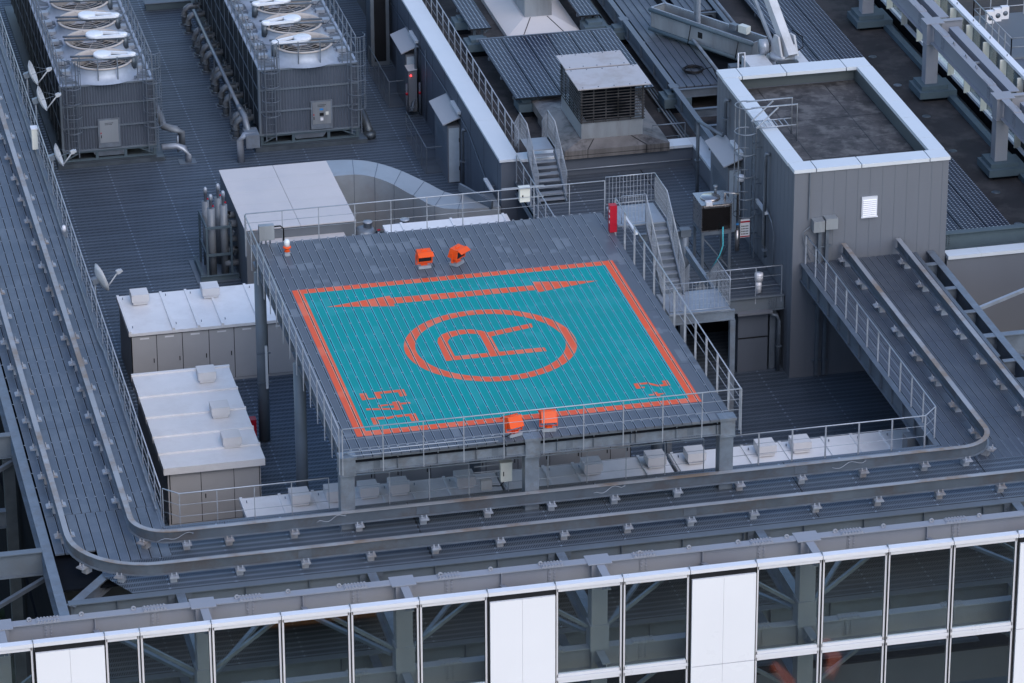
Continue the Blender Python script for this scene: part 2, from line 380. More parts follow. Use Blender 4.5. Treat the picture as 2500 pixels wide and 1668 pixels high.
# walkway support steel
t = thing('support_frame', 'slate steel beams edging the left walkway above the dark planting', 'steel frame', (10.95, 120, WZ))
MB().ibeam((10.75, 106.2, WZ-.01), (10.75, 170, WZ-.01), .85, .3).build('edge_beam', M['galv'], t)
for y, z in ((111.35, WZ-.02), (119.66, WZ-.02), (128, WZ-.02), (136.3, WZ-.02)):
    MB().ibeam((4, y, z), (10.6, y, z), .8, .28).stiff((4, y, z), (10.6, y, z), .8, .28, 4).build('cross_beam', M['paint_d'], t)
    MB().ibeam((4, y, z-2.7), (10.6, y, z-2.7), .6, .28).build('lower_beam', M['galv_d'], t)
for (a, b) in (((10.6, 119.4, -3.4), (5, 115.4, -4.2)), ((10.6, 111.6, -3.4), (5, 115.6, -4.2)), ((10.6, 111.1, -3.4), (5, 107, -4.0)), ((10.6, 103.6, -3.5), (5, 107.2, -4.2)), ((10.6, 119.9, -3.4), (5, 124, -4.2)),
               ((10.6, 103.9, -6), (5, 110, -6.5)), ((10.6, 113, -6), (5, 106, -6.5))):
    MB().bar(a, b, .13, .13).build('brace', M['galv_d'], t)
MB().box(10.78, 108.4, -13.5, 10.89, 170, WZ-.87).build('dark_screen', M['void'], t)
MB().box(10.3, 108.0, -6.6, 10.66, 108.36, WZ-.87).build('post', M['paint_d'], t); MB().box(10.3, 119.5, -12, 10.66, 119.86, WZ-.87).build('post', M['pipe_d'], t)
MB().ibeam((11.0, 107.6, WZ-.04), (12.5, 109.6, WZ-.04), .45, .3).build('corner_beam', M['galv'], t)
t = thing('support_frame', 'blue grey edge girder with stiffeners in front of the front walkway', 'steel frame', (28, 107.7, WZ))
MB().ibeam((10.95, 107.72, WZ-.01), (46, 107.72, WZ-.01), .82, .3).build('edge_girder', M['paint_d'], t)
sf = None
for i, x in enumerate([12.4+1.93*k for k in range(17)]):
    o = MB().box(x-.012, 107.585, WZ-.79, x+.012, 107.70, WZ-.05).build('stiffener', M['galv_d'], t)
for x in (14.28, 20.08, 25.9, 32.18, 40.45):
    a, b = (x, 107.56, WZ-.015), (x, 103.28, WZ-.015)
    MB().ibeam(a, b, .7, .27).build('cross_beam', M['galv'], t)
    bb = MB()
    for s in (-1, 1):
        for k in range(5):
            for j in range(2): bb.cb((x+s*(.22+.07*j), 107.58, WZ-.18-.12*k), (.03, .02, .03))
    bb.box(x-.36, 107.588, WZ-.76, x-.16, 107.60, WZ-.06); bb.box(x+.16, 107.588, WZ-.76, x+.36, 107.60, WZ-.06)
    bb.build('splice_plate', M['galv_d'], t)
# second level beneath the front walkway, seen through the glass
t = thing('lower_gallery', 'lower grated gallery with girder seen through the facade glass', 'gallery', (28, 107.7, -5.3))
MB().box(10.95, 107.9, -5.32, 44.3, 111.5, -5.3).build('gallery_deck', M['gr_front'], t)
MB().ibeam((10.95, 107.72, -5.31), (46, 107.72, -5.31), .9, .3).build('edge_girder', M['paint_d'], t)
MB().box(10.95, 111.5, -11, 44.3, 111.7, -2.8).build('back_wall', M['wall_d'], t)
MB().box(10.95, 107.9, -5.62, 44.3, 111.5, -5.56).build('shade_plate', M['void'], t)
for x in (14.28, 20.08, 25.9, 32.18, 40.45):
    MB().ibeam((x, 107.56, -5.33), (x, 103.28, -5.33), .6, .27).build('cross_beam', M['galv_d'], t)
for k in range(18):
    x = 11.4+1.93*k
    MB().box(x-.012, 107.585, -6.17, x+.012, 107.7, -5.35).build('stiffener', M['galv_d'], t)
MB().box(8, 104.2, -14, 46, 111.5, -13.8).build('floor_below', M['void'], t)
# front frame
FZ = -.51
t = thing('front_frame', 'pale grey two level steel frame standing behind the front glass wall', 'steel frame', (25, 103.1, -8))
for z, hh, mt in ((FZ, .85, M['paint']), (-3.35, .7, M['paint'])):
    a, b = (2, 103.1, z), (48, 103.1, z)
    MB().ibeam(a, b, hh, .32).build('girder', mt, t)
cols = (8.5, 14.31, 20.14, 25.96, 32.3, 38.3, 44.3)
for k, x in enumerate(cols):
    if k == 5: x = 40.5
    if k == 6: x = 47
    MB().box(x-.24, 103.1-.24, -14, x+.24, 103.1+.24, FZ-.04).build('column', M['paint'], t)
    MB().box(x-.36, 103.1-.3, FZ-.015, x+.36, 103.1+.3, FZ+.015).build('cap_plate', M['paint'], t)
    MB().box(x-.28, 103.1-.28, -3.4, x+.28, 103.1+.28, -2.55).build('collar', M['paint'], t)
    for z in (FZ-.01, -3.36): MB().ibeam((x, 102.78, z), (x, 101.98, z), .42, .24).build('bracket_arm', M['paint'], t)
    for s in (-1, 1):
        for z in (-2.7, -5.6):
            MB().bar((x+s*.3, 103.15, z), (x+s*2.3, 103.5, z+1.25), .1, .1).build('brace', M['galv'], t)
        MB().bar((x+s*.3, 103.35, -3.0), (x+s*2.8, 107.4, -3.1), .12, .1).build('brace', M['galv'], t)
eye = MB().lathe((0, 0, 0), [(.075, -.02), (.075, .02)], 10)
for k in range(30):
    x = 9.35+1.49*k
    if min(abs(x-c) for c in cols) < .5: continue
    mb = MB(); mb.M = Matrix.Translation((x, 103.15, FZ+.05)) @ Matrix.Rotation(PI/2, 4, 'X')
    mb.lathe((0, 0, 0), [(.03, -.015), (.075, -.015), (.075, .015), (.03, .015), (.03, -.015)], 10, cap=False).build('lifting_eye', M['paint'], t)
for x in cols:
    for s in (-1.38, 1.38):
        for z, hh in ((FZ, .85), (-3.35, .7)):
            mb = MB(); cx = x+s
            mb.box(cx-.34, 102.95, z, cx+.34, 103.25, z+.022); mb.box(cx-.13, 103.1-.04, z-hh+.1, cx+.13, 103.1-.016, z-.1)
            for i in range(7):
                for yy in (103.0, 103.2): mb.cb((cx-.28+i*.093, yy, z+.04), (.048, .048, .04))
                if i < 6:
                    for j in (-1, 1): mb.cb((cx+j*.07, 103.045, z-.15-i*(hh-.3)/5.2), (.048, .04, .048))
            mb.build('splice_plate', M['paint'], t)
for x in (5.2, 11.2, 17.2, 23.05, 29.1, 36.0, 43.5):
    MB().bar((x, 102.92, FZ-.4), (x, 102.0, FZ-.12), .16, .04).build('facade_tie', M['paint'], t)
    MB().box(x-.012, 102.96, FZ-.8, x+.012, 103.08, FZ-.04).build('stiffener', M['paint'], t)

# facade
FY = 101.9
t = thing('glass_facade', 'front curtain wall of clear glass panes and blank white panels', 'facade', (25, FY, -8))
mul = [5.3, 7.3, 9.3, 11.32, 12.32]+[14.36+2.006*k for k in range(17)]
white = {9.3}
panes = []
for i in range(len(mul)-1):
    a, b = mul[i], mul[i+1]; wht = any(abs(a-q) < .1 for q in (9.3, 22.38, 28.4, 38.43))
    MB().box(a+.012, FY-.12, -.62, b-.012, FY+.12, -.5).build('coping', M['white_fr'], t)
    if wht:
        MB().box(a+.03, FY-.1, -.79, b-.03, FY-.02, -.625).build('gasket', M['black'], t)
        for z0, z1 in ((-3.67, -.8), (-6.6, -3.695)):
            mid = (a+b)/2
            p = MB().box(a+.05, FY-.16, z0, mid-.003, FY-.03, z1).box(mid+.003, FY-.16, z0, b-.03, FY-.03, z1).build('blank_panel', M['white_panel'], t)
        MB().box(a+.012, FY-.06, -6.6, b-.012, FY+.05, -.81).build('gasket', M['black'], t)
    else:
        for z0, z1 in ((-3.56, -.66), (-6.6, -3.68)):
            fr = MB()
            fr.box(a+.045, FY-.05, z1-.09, b-.045, FY+.05, z1); fr.box(a+.045, FY-.05, z0, b-.045, FY+.05, z0+.09)
            fr.box(a+.02, FY-.05, z0, a+.045+.03, FY+.05, z1); fr.box(b-.045-.03, FY-.05, z0, b-.02, FY+.05, z1)
            w_ = fr.build('window_frame', M['white_fr'], t)
            MB().box(a+.07, FY-.012, z0+.08, b-.07, FY+.012, z1-.08).build('pane', M['glass'], w_)
            MB().box(a+.075, FY-.034, z0+.085, a+.088, FY-.014, z1-.085).box(b-.088, FY-.034, z0+.085, b-.075, FY-.014, z1-.085).box(a+.075, FY-.034, z1-.105, b-.075, FY-.014, z1-.085).build('seal', M['black'], w_)
        MB().box(a+.02, FY-.07, -3.67, b-.02, FY+.07, -3.57).build('transom', M['white_fr'], t)
for a in mul:
    MB().box(a-.011, FY-.115, -6.6, a+.011, FY+.1, -.63).build('mullion', M['black'], t)
    mb = MB(); mb.M = Matrix.Translation((a, FY+.02, -.47)) @ Matrix.Rotation(PI/2, 4, 'Y'); mb.lathe((0, 0, 0), [(.02, -.012), (.055, -.012), (.055, .012), (.02, .012), (.02, -.012)], 10, cap=False)
    mb.build('lifting_eye', M['galv'], t)

# --- gondola track
def track(name, label, pts, brs):
    t = thing(name, label, 'rail track', (pts[0][0], pts[0][1], WZ))
    H = [Vector((x, y, -1.85)) for x, y in pts]
    def strip(mb, w, z0, z1):
        L_ = []
        for i, p in enumerate(H):
            d = (H[min(i+1, len(H)-1)]-H[max(i-1, 0)]).normalized(); n = Vector((-d.y, d.x, 0)); L_.append((p+n*w/2, p-n*w/2))
        vs = []
        for a, b in L_:
            for z in (z1, z0): vs += [(a.x, a.y, z), (b.x, b.y, z)]
        fs = []
        for i in range(len(L_)-1):
            k = i*4; n = k+4
            fs += [(k, k+1, n+1, n), (k+2, n+2, n+3, k+3), (k, n, n+2, k+2), (k+1, k+3, n+3, n+1)]
        fs += [(0, 2, 3, 1), (len(vs)-4, len(vs)-3, len(vs)-1, len(vs)-2)]
        return mb._add(vs, fs)
    strip(MB(), .17, -1.87, -1.85).build('rail_head', M['rust'], t)
    strip(MB(), .02, -2.215, -1.87).build('rail_web', M['web'], t)
    strip(MB(), .17, -2.235, -2.215).build('rail_foot', M['galv'], t)
    P = {}
    for i, (x, y, ang) in enumerate(brs):
        key = round(ang, 2)
        if key not in P:
            mb = MB(); mb.M = Matrix.Translation((x, y, 0)) @ Matrix.Rotation(ang, 4, 'Z')     # local x along rail
            mb.box(-.14, -.31, -2.285, .14, .31, -2.25)
            mb.box(-.1, -.12, WZ, .1, .12, -2.286)
            for s in (-1, 1):
                mb.box(-.12, s*.2-.09, -2.249, .12, s*.2+.09, -2.23)
                for q in (-.07, .07):
                    mb.lathe((q, s*.2, -2.23), [(.032, 0), (.032, .035), (.018, .035), (.018, .1)], 6)
            P[key] = (mb.build('rail_bracket', M['galv_k'], t), x, y)
        else:
            o, bx, by = P[key]; copy_part(o, x-bx, y-by)
    # splice plates on the web
    for (x, y, ang) in brs[1::6]:
        mb = MB(); mb.M = Matrix.Translation((x, y, 0)) @ Matrix.Rotation(ang, 4, 'Z')
        mb.box(-.2, -.03, -2.18, .2, .03, -1.92)
        for q in (-.14, -.06, .06, .14):
            for z in (-2.12, -1.98): mb.box(q-.012, -.045, z-.012, q+.012, .045, z+.012)
        mb.build('splice_plate', M['galv_d'], t)
    return t
def arc(cx, cy_, r, a0, a1, n=10):
    return [(cx+r*math.cos(math.radians(a0+(a1-a0)*k/n)), cy_+r*math.sin(math.radians(a0+(a1-a0)*k/n))) for k in range(n+1)]
ra = [(13.37, 165)]+arc(14.57, 111.6, 1.2, 180, 270)+arc(39.6, 111.6, 1.2, 270, 360)+[(40.8, 126.9)]
rb = [(11.35, 165)]+arc(13.85, 110.9, 2.5, 180, 270)+arc(43.5, 113, 4.6, 270, 300, 8)
br = [(13.37, 113.62+2.085*k, PI/2) for k in range(20)]+[(13.72, 110.75, -PI/4), (14.9, 110.4, 0)]+[(16.2+2.015*k, 110.4, 0) for k in range(12)]+[(39.75, 110.42, .1), (40.62, 110.95, PI/4)]+[(40.8, 112.2+2.03*k, PI/2) for k in range(8)]
track('gondola_track', 'inner of the two steel rails curving round the walkway', ra, br)
br = [(11.35, 111.65+2.085*k, PI/2) for k in range(21)]+[(11.75, 109.55, -.9), (12.7, 108.75, -.5), (14.2, 108.4, 0)]+[(16.2+2.0*k, 108.4, 0) for k in range(14)]
track('gondola_track', 'outer of the two steel rails curving round the walkway', rb, br)
track('gondola_track', 'short straight rail on the right walkway nearest the open pit', [(42.8, 126.9), (42.8, 109.0)], [(42.78, 111.4+2.05*k, PI/2) for k in range(8)])
# pit frame on the far right of the walkway
t = thing('pit_frame', 'ladder like steel beams bridging the open pit beside the right walkway', 'steel frame', (44, 122, WZ))
MB().ibeam((44.05, 107.9, WZ), (44.05, 127, WZ), .8, .26).build('edge_beam', M['galv'], t)
MB().ibeam((43.5, 118, WZ-.01), (43.5, 127, WZ-.01), .6, .1).build('inner_beam', M['galv_d'], t)
for y in (117.6, 121.7, 123.75, 125.9): MB().ibeam((43.5, y, WZ-.012), (43.95, y, WZ-.012), .55, .22).build('cross_beam', M['galv'], t)
MB().ibeam((43.5, 119.66, WZ-.012), (60, 119.66, WZ-.012), .8, .3).build('cross_beam', M['galv'], t)
MB().ibeam((44.18, 111.5, WZ-.012), (60, 111.5, WZ-.012), .8, .3).build('cross_beam', M['galv'], t)
MB().ibeam((44.3, 107.72, WZ-.3), (60, 107.72, WZ-.3), .8, .3).build('cross_beam', M['galv_d'], t)
MB().bar((44.3, 122.6, -2.9), (52, 126.4, -2.6), .12, .12).build('brace', M['galv_b'], t)
MB().bar((44.3, 119.0, -3.0), (52, 112, -3.0), .12, .12).build('brace', M['galv'], t)
MB().box(44.35, 108.5, -14, 44.5, 126.9, WZ-.9).build('dark_screen', M['void'], t)  # added wall, keeps sky light off the foot of the tall block
MB().box(39.4, 111.9, -6.9, 39.6, 112.1, WZ-.3).box(43.3, 107, -12, 43.6, 107.5, WZ-.9).build('post', M['paint_d'], t)
# inner edge girder + railings of the walkways
t = thing('support_frame', 'dark stiffened girder under the inner edge of the right walkway', 'steel frame', (39.4, 119, WZ))
MB().ibeam((39.35, 111.95, WZ-.012), (39.35, 127, WZ-.012), .65, .2).build('edge_girder', M['galv_d'], t)
for k in range(12): MB().box(39.255, 112.9+1.2*k, WZ-.62, 39.34, 112.92+1.2*k, WZ-.04).build('stiffener', M['galv_d'], t)
MB().box(39.0, 113.9, F0, 39.5, 114.4, WZ-.66).build('post', M['paint_d'], t)
t = thing('support_frame', 'thin girder hidden under the inner edge of the left and front walkways', 'steel frame', (14.4, 119, WZ))
MB().ibeam((14.42, 112, WZ-.012), (14.42, 165, WZ-.012), .5, .15).ibeam((14.42, 111.97, WZ-.013), (39.3, 111.97, WZ-.013), .5, .15).build('edge_girder', M['galv_d'], t)
railing('guard_railing', 'long guard railing between the left walkway and the sunken equipment floor', [(14.45, 165, WZ), (14.45, 112.5, WZ)], 1.1, 1.35, (.33, .66), wide=(.02, .09), drop=.2)
railing('guard_railing', 'guard railing of the front walkway passing left of and below the helipad', [(14.5, 112.4, WZ), (14.95, 111.93, WZ), (19.6, 111.93, WZ)], 1.1, 1.15, (.36, .72), drop=.1)
railing('guard_railing', 'guard railing of the front walkway beneath the helipad edge girder', [(20.25, 111.93, WZ), (31.6, 111.93, WZ)], 1.1, 1.25, (.36, .72), drop=.1)
railing('guard_railing', 'guard railing running from the front walkway up the right walkway to the tall block', [(32.3, 111.93, WZ), (38.9, 111.93, WZ), (39.42, 112.5, WZ), (39.42, 126.9, WZ)], 1.1, 1.2, (.33, .66), wide=(.05, .025), drop=.15)

# ================================================================== HELIPAD
HX0, HX1, HY0, HY1 = 19.8, 32.1, 110.35, 127.3
hp = thing('helipad', 'raised plank helipad painted teal and orange with a circled letter R', 'helipad', (26, 118.8, F0))
xs = [HX0, 20.115]+[20.41+.2955*k for k in range(38)]+[31.87, HX1]
pls = [(xs[i]+(.017 if i else 0), xs[i+1]-(.017 if i < len(xs)-2 else 0)) for i in range(len(xs)-1)]
ysegs = [(HY0, 114.6), (114.6, 118.85), (118.85, 122.95), (122.95, HY1)]
mb = MB()
for a, b in pls:
    for s0, s1 in ysegs: mb.box(a, s0+.006, -.06, b, s1-.006, 0)
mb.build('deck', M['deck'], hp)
MB().box(HX0+.05, HY0+.05, -.2, HX1-.05, HY1-.05, -.16).build('shade_plate', M['void'], hp)
def sheet(polys, z, mt, name):
    mb = MB()
    for pl_ in polys:
        if sum(pl_[i][0]*pl_[(i+1) % len(pl_)][1]-pl_[(i+1) % len(pl_)][0]*pl_[i][1] for i in range(len(pl_))) < 0: pl_ = pl_[::-1]
        for a, b in pls:
            q = clip_poly(pl_, a, b)
            if len(q) > 2: mb.quad(*[(x, y, z) for x, y in q])
    lipq = MB()
    if mt is M['orange']:
        for pl_ in polys:
            if sum(pl_[i][0]*pl_[(i+1) % len(pl_)][1]-pl_[(i+1) % len(pl_)][0]*pl_[i][1] for i in range(len(pl_))) < 0: pl_ = pl_[::-1]
            for i in range(len(pls)-1):
                for xx in (pls[i][1]-.02, pls[i+1][0]):
                    q = clip_poly(pl_, xx, xx+.02)
                    if len(q) > 2: lipq.quad(*[(x, y, .0165) for x, y in q])
        lipq.build('painted_lip', M['orange_lip'], hp, kind='stuff')
    return mb.build(name, mt, hp)
R_ = lambda x0, y0, x1, y1: [(x0, y0), (x1, y0), (x1, y1), (x0, y1)]
bx0, bx1, by0, by1, bw = 20.49, 31.46, 111.74, 123.16, .335
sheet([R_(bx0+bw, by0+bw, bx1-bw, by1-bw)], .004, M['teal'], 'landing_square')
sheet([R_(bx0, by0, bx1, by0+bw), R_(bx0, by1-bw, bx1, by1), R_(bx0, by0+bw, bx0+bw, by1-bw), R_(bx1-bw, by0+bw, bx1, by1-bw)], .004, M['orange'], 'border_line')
cx, cy2, ro, ri = 25.96, 117.42, 2.79, 2.43
ring = []
for k in range(72):
    a0, a1 = 2*PI*k/72, 2*PI*(k+1)/72
    ring.append([(cx+ri*math.cos(a0), cy2+ri*math.sin(a0)), (cx+ro*math.cos(a0), cy2+ro*math.sin(a0)), (cx+ro*math.cos(a1), cy2+ro*math.sin(a1)), (cx+ri*math.cos(a1), cy2+ri*math.sin(a1))])
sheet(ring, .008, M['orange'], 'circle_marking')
Rq = [R_(24.31, 116.53, 27.61, 116.83), [(24.31, 116.83), (24.66, 116.83), (24.66, 117.96), (24.34, 118.0)], R_(25.79, 116.83, 26.12, 118.1)]
out = [(24.34, 118.0), (24.42, 118.3), (24.6, 118.56), (24.85, 118.72), (25.25, 118.79), (25.6, 118.74), (25.89, 118.58), (26.08, 118.38), (26.12, 118.1)]
inn = [(24.66, 117.96), (24.72, 118.1), (24.8, 118.22), (24.95, 118.34), (25.22, 118.43), (25.48, 118.43), (25.68, 118.36), (25.79, 118.2), (25.79, 118.1)]
for i in range(8): Rq.append([out[i], out[i+1], inn[i+1], inn[i]])
Rq += [[(26.12, 118.05), (27.6, 118.44), (27.62, 118.75), (26.08, 118.39)]]
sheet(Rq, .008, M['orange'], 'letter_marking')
sheet([[(21.38, 121.58), (23.57, 121.13), (23.57, 122.0)], [(23.57, 121.33), (28.42, 121.34), (28.42, 121.73), (23.57, 121.82)], [(28.42, 121.14), (30.58, 121.6), (28.42, 122.02)]], .008, M['orange'], 'arrow_marking')
sheet([R_(21.14, 114.27, 21.36, 114.77), R_(21.36, 114.27, 21.58, 114.36), [(21.58, 114.27), (21.77, 114.27), (21.77, 114.6), (21.58, 114.6)], R_(21.58, 114.6, 22.57, 114.77), R_(22.35, 114.27, 22.57, 114.6),
       [(21.13, 113.53), (22.02, 113.36), (22.02, 113.49), (21.14, 113.66)], R_(21.55, 113.6, 21.65, 113.81), R_(21.65, 113.7, 22.01, 113.81), R_(22.02, 113.32, 22.26, 113.94), R_(22.26, 113.69, 22.57, 113.81),
       R_(21.15, 112.45, 21.34, 112.96), R_(21.34, 112.78, 21.62, 112.96), [(21.62, 112.74), (21.89, 112.8), (21.98, 112.98), (21.62, 112.9)], R_(21.96, 112.81, 22.57, 112.97), R_(22.34, 112.43, 22.57, 112.81)], .008, M['orange'], 'number_marking')
sheet([R_(29.7, 113.1, 29.86, 113.5), R_(29.86, 113.1, 29.98, 113.2), R_(29.86, 113.37, 30.15, 113.5), [(30.12, 113.36), (30.42, 113.1), (30.42, 113.25), (30.15, 113.5)], R_(30.42, 113.1, 30.62, 113.24), R_(30.62, 113.1, 30.81, 113.5),
       R_(29.97, 112.52, 30.49, 112.61), R_(30.15, 112.41, 30.3, 112.52), R_(30.13, 112.61, 30.27, 112.74)], .008, M['orange'], 'number_marking')
# raised plank lips, zone colour paled to paint in the edge highlight
lg, lt, lo = MB(), MB(), MB()
for i, (a, b) in enumerate(pls[:-1]):
    for xx in (b-.02, pls[i+1][0]):
        for s0, s1 in ysegs:
            pts_ = [s0+.01, s1-.01]+[y for y in (by0, by0+bw, by1-bw, by1) if s0 < y < s1]; pts_.sort()
            for y0, y1 in zip(pts_[:-1], pts_[1:]):
                ym = (y0+y1)/2
                tgt = lg
                if bx0 < xx < bx1 and by0 < ym < by1: tgt = lo
                if bx0+bw < xx < bx1-bw and by0+bw < ym < by1-bw: tgt = lt
                tgt.box(xx, y0, -.002, xx+.02, y1, .014)
lg.build('plank_lip', M['deck_lip'], hp, kind='stuff'); lt.build('plank_lip', M['teal_lip'], hp, kind='stuff'); lo.build('plank_lip', M['orange_lip'], hp, kind='stuff')
mb = MB()
for i in range(len(pls)-1):
    x = (pls[i][1]+pls[i+1][0])/2
    for j in range(17):
        y = 110.85+1.03*j; mb.box(x-.034, y-.014, 0, x+.034, y+.014, .018)
mb.build('plank_clip', M['galv_b'], hp, kind='stuff')
# girders under the deck
for nm, a, b in (('edge_girder', (HX0+.36, 110.5, -.065), (HX1-.36, 110.5, -.065)), ('edge_girder', (HX0+.12, 110.7, -.065), (HX0+.12, 127.1, -.065)), ('edge_girder', (HX1-.12, 110.7, -.065), (HX1-.12, 127.1, -.065)), ('edge_girder', (HX0+.3, 127.1, -.065), (HX1-.3, 127.1, -.065)), ('middle_girder', (25.72, 110.7, -.065), (25.72, 126.9, -.065))):
    MB().ibeam(a, b, .5, .2).build(nm, M['galv'], hp)
for x in (21.5, 22.75, 23.96, 27.66, 28.85, 29.0, 30.3, 31.6, 24.9, 26.5): MB().box(x-.012, 110.41, -.53, x+.012, 110.49, -.1).build('stiffener', M['galv'], hp)
for k in range(14): MB().box(HX0+.02, 111.5+1.15*k, -.53, HX0+.11, 111.53+1.15*k, -.1).build('stiffener', M['galv'], hp)
for x in (20.85, 24.55, 26.9, 30.75):
    mb = MB().box(x-.3, 110.4, -.585, x+.3, 110.6, -.567)
    for i in range(8): mb.cb((x-.26+i*.075, 110.43, -.53), (.03, .03, .04))
    for i in range(6):
        for s in (-.05, .05): mb.cb((x+s, 110.485, -.15-i*.065), (.026, .02, .026))
    mb.box(x-.1, 110.478, -.5, x+.1, 110.488, -.11)
    mb.build('splice_plate', M['galv_d'], hp)
for y in (114.6, 118.85, 122.95):
    MB().ibeam((HX0+.25, y, -.07), (25.6, y, -.07), .4, .16).ibeam((25.84, y, -.07), (HX1-.25, y, -.07), .4, .16).build('cross_beam', M['galv_d'], hp)
for x in (19.94, 25.72, 31.93):
    for y in (110.73, 118.85, 126.4):
        front = y < 112
        if front:
            MB().box(x-.22, y-.22, F0, x+.22, y+.22, -.62).build('column', M['galv'], hp)
            MB().box(x-.235, 110.38, -.6, x+.235, y+.235, -.08).build('column_head', M['galv'], hp)
            MB().box(x-.26, 110.36, -.64, x+.26, y+.26, -.605).build('collar', M['galv'], hp)
            MB().box(x-.27, 110.33, -.075, x+.27, y+.05, .012).build('cap_plate', M['galv'], hp)
        else:
            MB().cyl((x, y, F0), .2, 6.3, 20).build('column', M['paint_d'], hp)
# railings of the helipad
railing('guard_railing', 'front railing of the helipad in front of two orange floodlights', [(19.75, 110.22, 0), (32.3, 110.22, 0)], 1.05, 1.22, (.33, .66), drop=.5, postw=.028)
railing('guard_railing', 'left side railing of the helipad', [(19.66, 110.3, 0), (19.66, 127.5, 0)], 1.05, 1.2, (.33, .66), drop=.5, wide=(.02, .09))
railing('guard_railing', 'right side railing of the helipad with wide flat posts', [(32.28, 110.3, 0), (32.28, 126.0, 0)], 1.05, 1.3, (.33, .66), drop=.4, wide=(.065, .025))
railing('guard_railing', 'back railing of the helipad carrying a white switch box', [(19.7, 127.55, 0), (32.3, 127.6, 0)], 1.05, 1.22, (.33, .66), drop=.5, postw=.028)
t = thing('conduit', 'pair of thin conduits along the foot of the front helipad railing', 'conduit', (20, 110.28, .1))
MB().tube([(19.85, 110.6, .02), (20.0, 110.26, .24), (24.7, 110.26, .24)], .016).build('pipe', M['galv_b'], t); MB().tube([(19.9, 110.7, .02), (20.1, 110.26, .1), (24.6, 110.26, .1)], .016).build('pipe', M['galv_b'], t)
# floodlights
def floodlight(x, y, ang, tilt, label):
    t = thing('floodlight', label, 'floodlight', (x, y, 0), 'orange floodlights on the helipad')
    T = Matrix.Translation((x, y, 0)) @ Matrix.Rotation(ang, 4, 'Z')   # local -y = aim
    mb = MB(); mb.M = T; mb.box(-.22, -.16, .015, .22, .16, .12).build('base', M['galv_b'], t)
    mb = MB(); mb.M = T; mb.box(-.11, -.09, .121, .11, .09, .145); mb.box(-.27, -.03, .145, .27, .03, .165); mb.box(-.285, -.035, .145, -.268, .035, .5); mb.box(.268, -.035, .145, .285, .035, .5)
    for q in (-.07, .07): mb.box(q-.012, .05, .145, q+.012, .16, .2)
    mb.box(-.09, .14, .145, .09, .16, .2); mb.build('bracket', M['orange_eq'], t)
    H = T @ Matrix.Translation((0, 0, .47)) @ Matrix.Rotation(tilt, 4, 'X')
    mb = MB(); mb.M = H
    mb.frustum(-.24, -.14, .24, .18, -.19, -.24, -.18, .24, .12, .17)
    h = mb.build('housing', M['orange_eq'], t)
    mb = MB(); mb.M = H; mb.box(-.26, -.17, -.21, .26, -.145, -.17).box(-.26, -.2, .15, .26, -.175, .19).box(-.26, -.2, -.21, -.225, -.15, .19).box(.225, -.2, -.21, .26, -.15, .19)
    mb._add([(-.265, -.2, .2), (.265, -.2, .2), (.265, -.38, .13), (-.265, -.38, .13), (-.265, -.2, .185), (.265, -.2, .185), (.265, -.38, .115), (-.265, -.38, .115)], [(0, 1, 2, 3), (7, 6, 5, 4), (0, 3, 7, 4), (1, 5, 6, 2), (2, 6, 7, 3)])
    mb.box(-.1, -.05, .17, .1, .02, .2); mb.build('visor', M['orange_eq'], t)
    mb = MB(); mb.M = H; mb.box(-.224, -.17, -.165, .224, -.155, .148).build('lens', M['glass_d'], t)
    mb = MB(); mb.M = T; mb.tube([(.15, .1, .13), (.3, .15, .12), (.36, .05, .05), (.34, -.1, .02)], .014).build('cable', M['cable'], t)
    return t
floodlight(25.2, 110.75, PI+.3, .35, 'left of the two floodlights behind the front railing, seen from its back')
floodlight(26.32, 110.85, PI-.08, .35, 'right of the two floodlights behind the front railing, seen from its back')
floodlight(25.15, 124.05, .05, .15, 'left of the two floodlights beyond the teal square, dark lens facing forward')
floodlight(26.28, 124.05, .75, .15, 'right of the two floodlights beyond the teal square, turned aside with a lit up lens')
# beacon
t = thing('beacon', 'small obstruction light with clear lens on an orange collar at the far left deck corner', 'beacon', (20.86, 126.1, 0))
MB().box(20.77, 126.02, .01, 20.95, 126.2, .16).build('base', M['galv_b'], t)
MB().lathe((20.86, 126.11, .161), [(.11, 0), (.06, .07), (.07, .1), (.14, .13), (.14, .17), (.11, .19)], 20).build('collar', M['orange_eq'], t)
MB().lathe((20.86, 126.11, .352), [(.1, 0), (.1, .16), (.08, .22), (.04, .25), (.0, .255)], 20).build('lens', M['bulb'], t)
t = thing('junction_box', 'pale metal junction box on stubs at the far left helipad corner', 'junction box', (20.3, 127.3, .1))
MB().box(20.1, 127.2, .15, 20.62, 127.42, .68).build('box', M['ventbase'], t)
for k in range(3): MB().cyl((20.18+.15*k, 127.3, .0), .03, .15, 8).build('leg', M['galv'], t)
MB().tube([(20.62, 127.3, .6), (20.85, 127.3, .6), (20.95, 127.3, .5), (20.95, 127.3, .05)], .03).build('cable', M['cable'], t)
t = thing('switch_box', 'white switch box clamped to the back railing of the helipad', 'switch box', (30.0, 127.75, .5))
MB().box(29.3, 127.66, .5, 29.66, 127.86, 1.0).build('case', M['cream'], t)
MB().box(29.28, 127.64, 1.0, 29.68, 127.9, 1.03).build('lid', M['cream'], t)
MB().box(29.38, 127.645, .68, 29.42, 127.66, .76).build('handle', M['black'], t)
for z in (.55, .95): MB().box(28.7, 127.87, z, 30.2, 127.9, z+.035).build('rail', M['galv_b'], t)
t = thing('switch_box', 'white switch box on the railing under the helipad front girder', 'switch box', (25.3, 111.85, -2.0))
MB().box(25.0, 111.7, -2.05, 25.36, 111.88, -1.42).build('case', M['cream'], t); MB().box(24.98, 111.68, -1.42, 25.38, 111.9, -1.39).build('lid', M['cream'], t)
MB().box(25.07, 111.685, -1.85, 25.1, 111.7, -1.7).build('handle', M['black'], t)
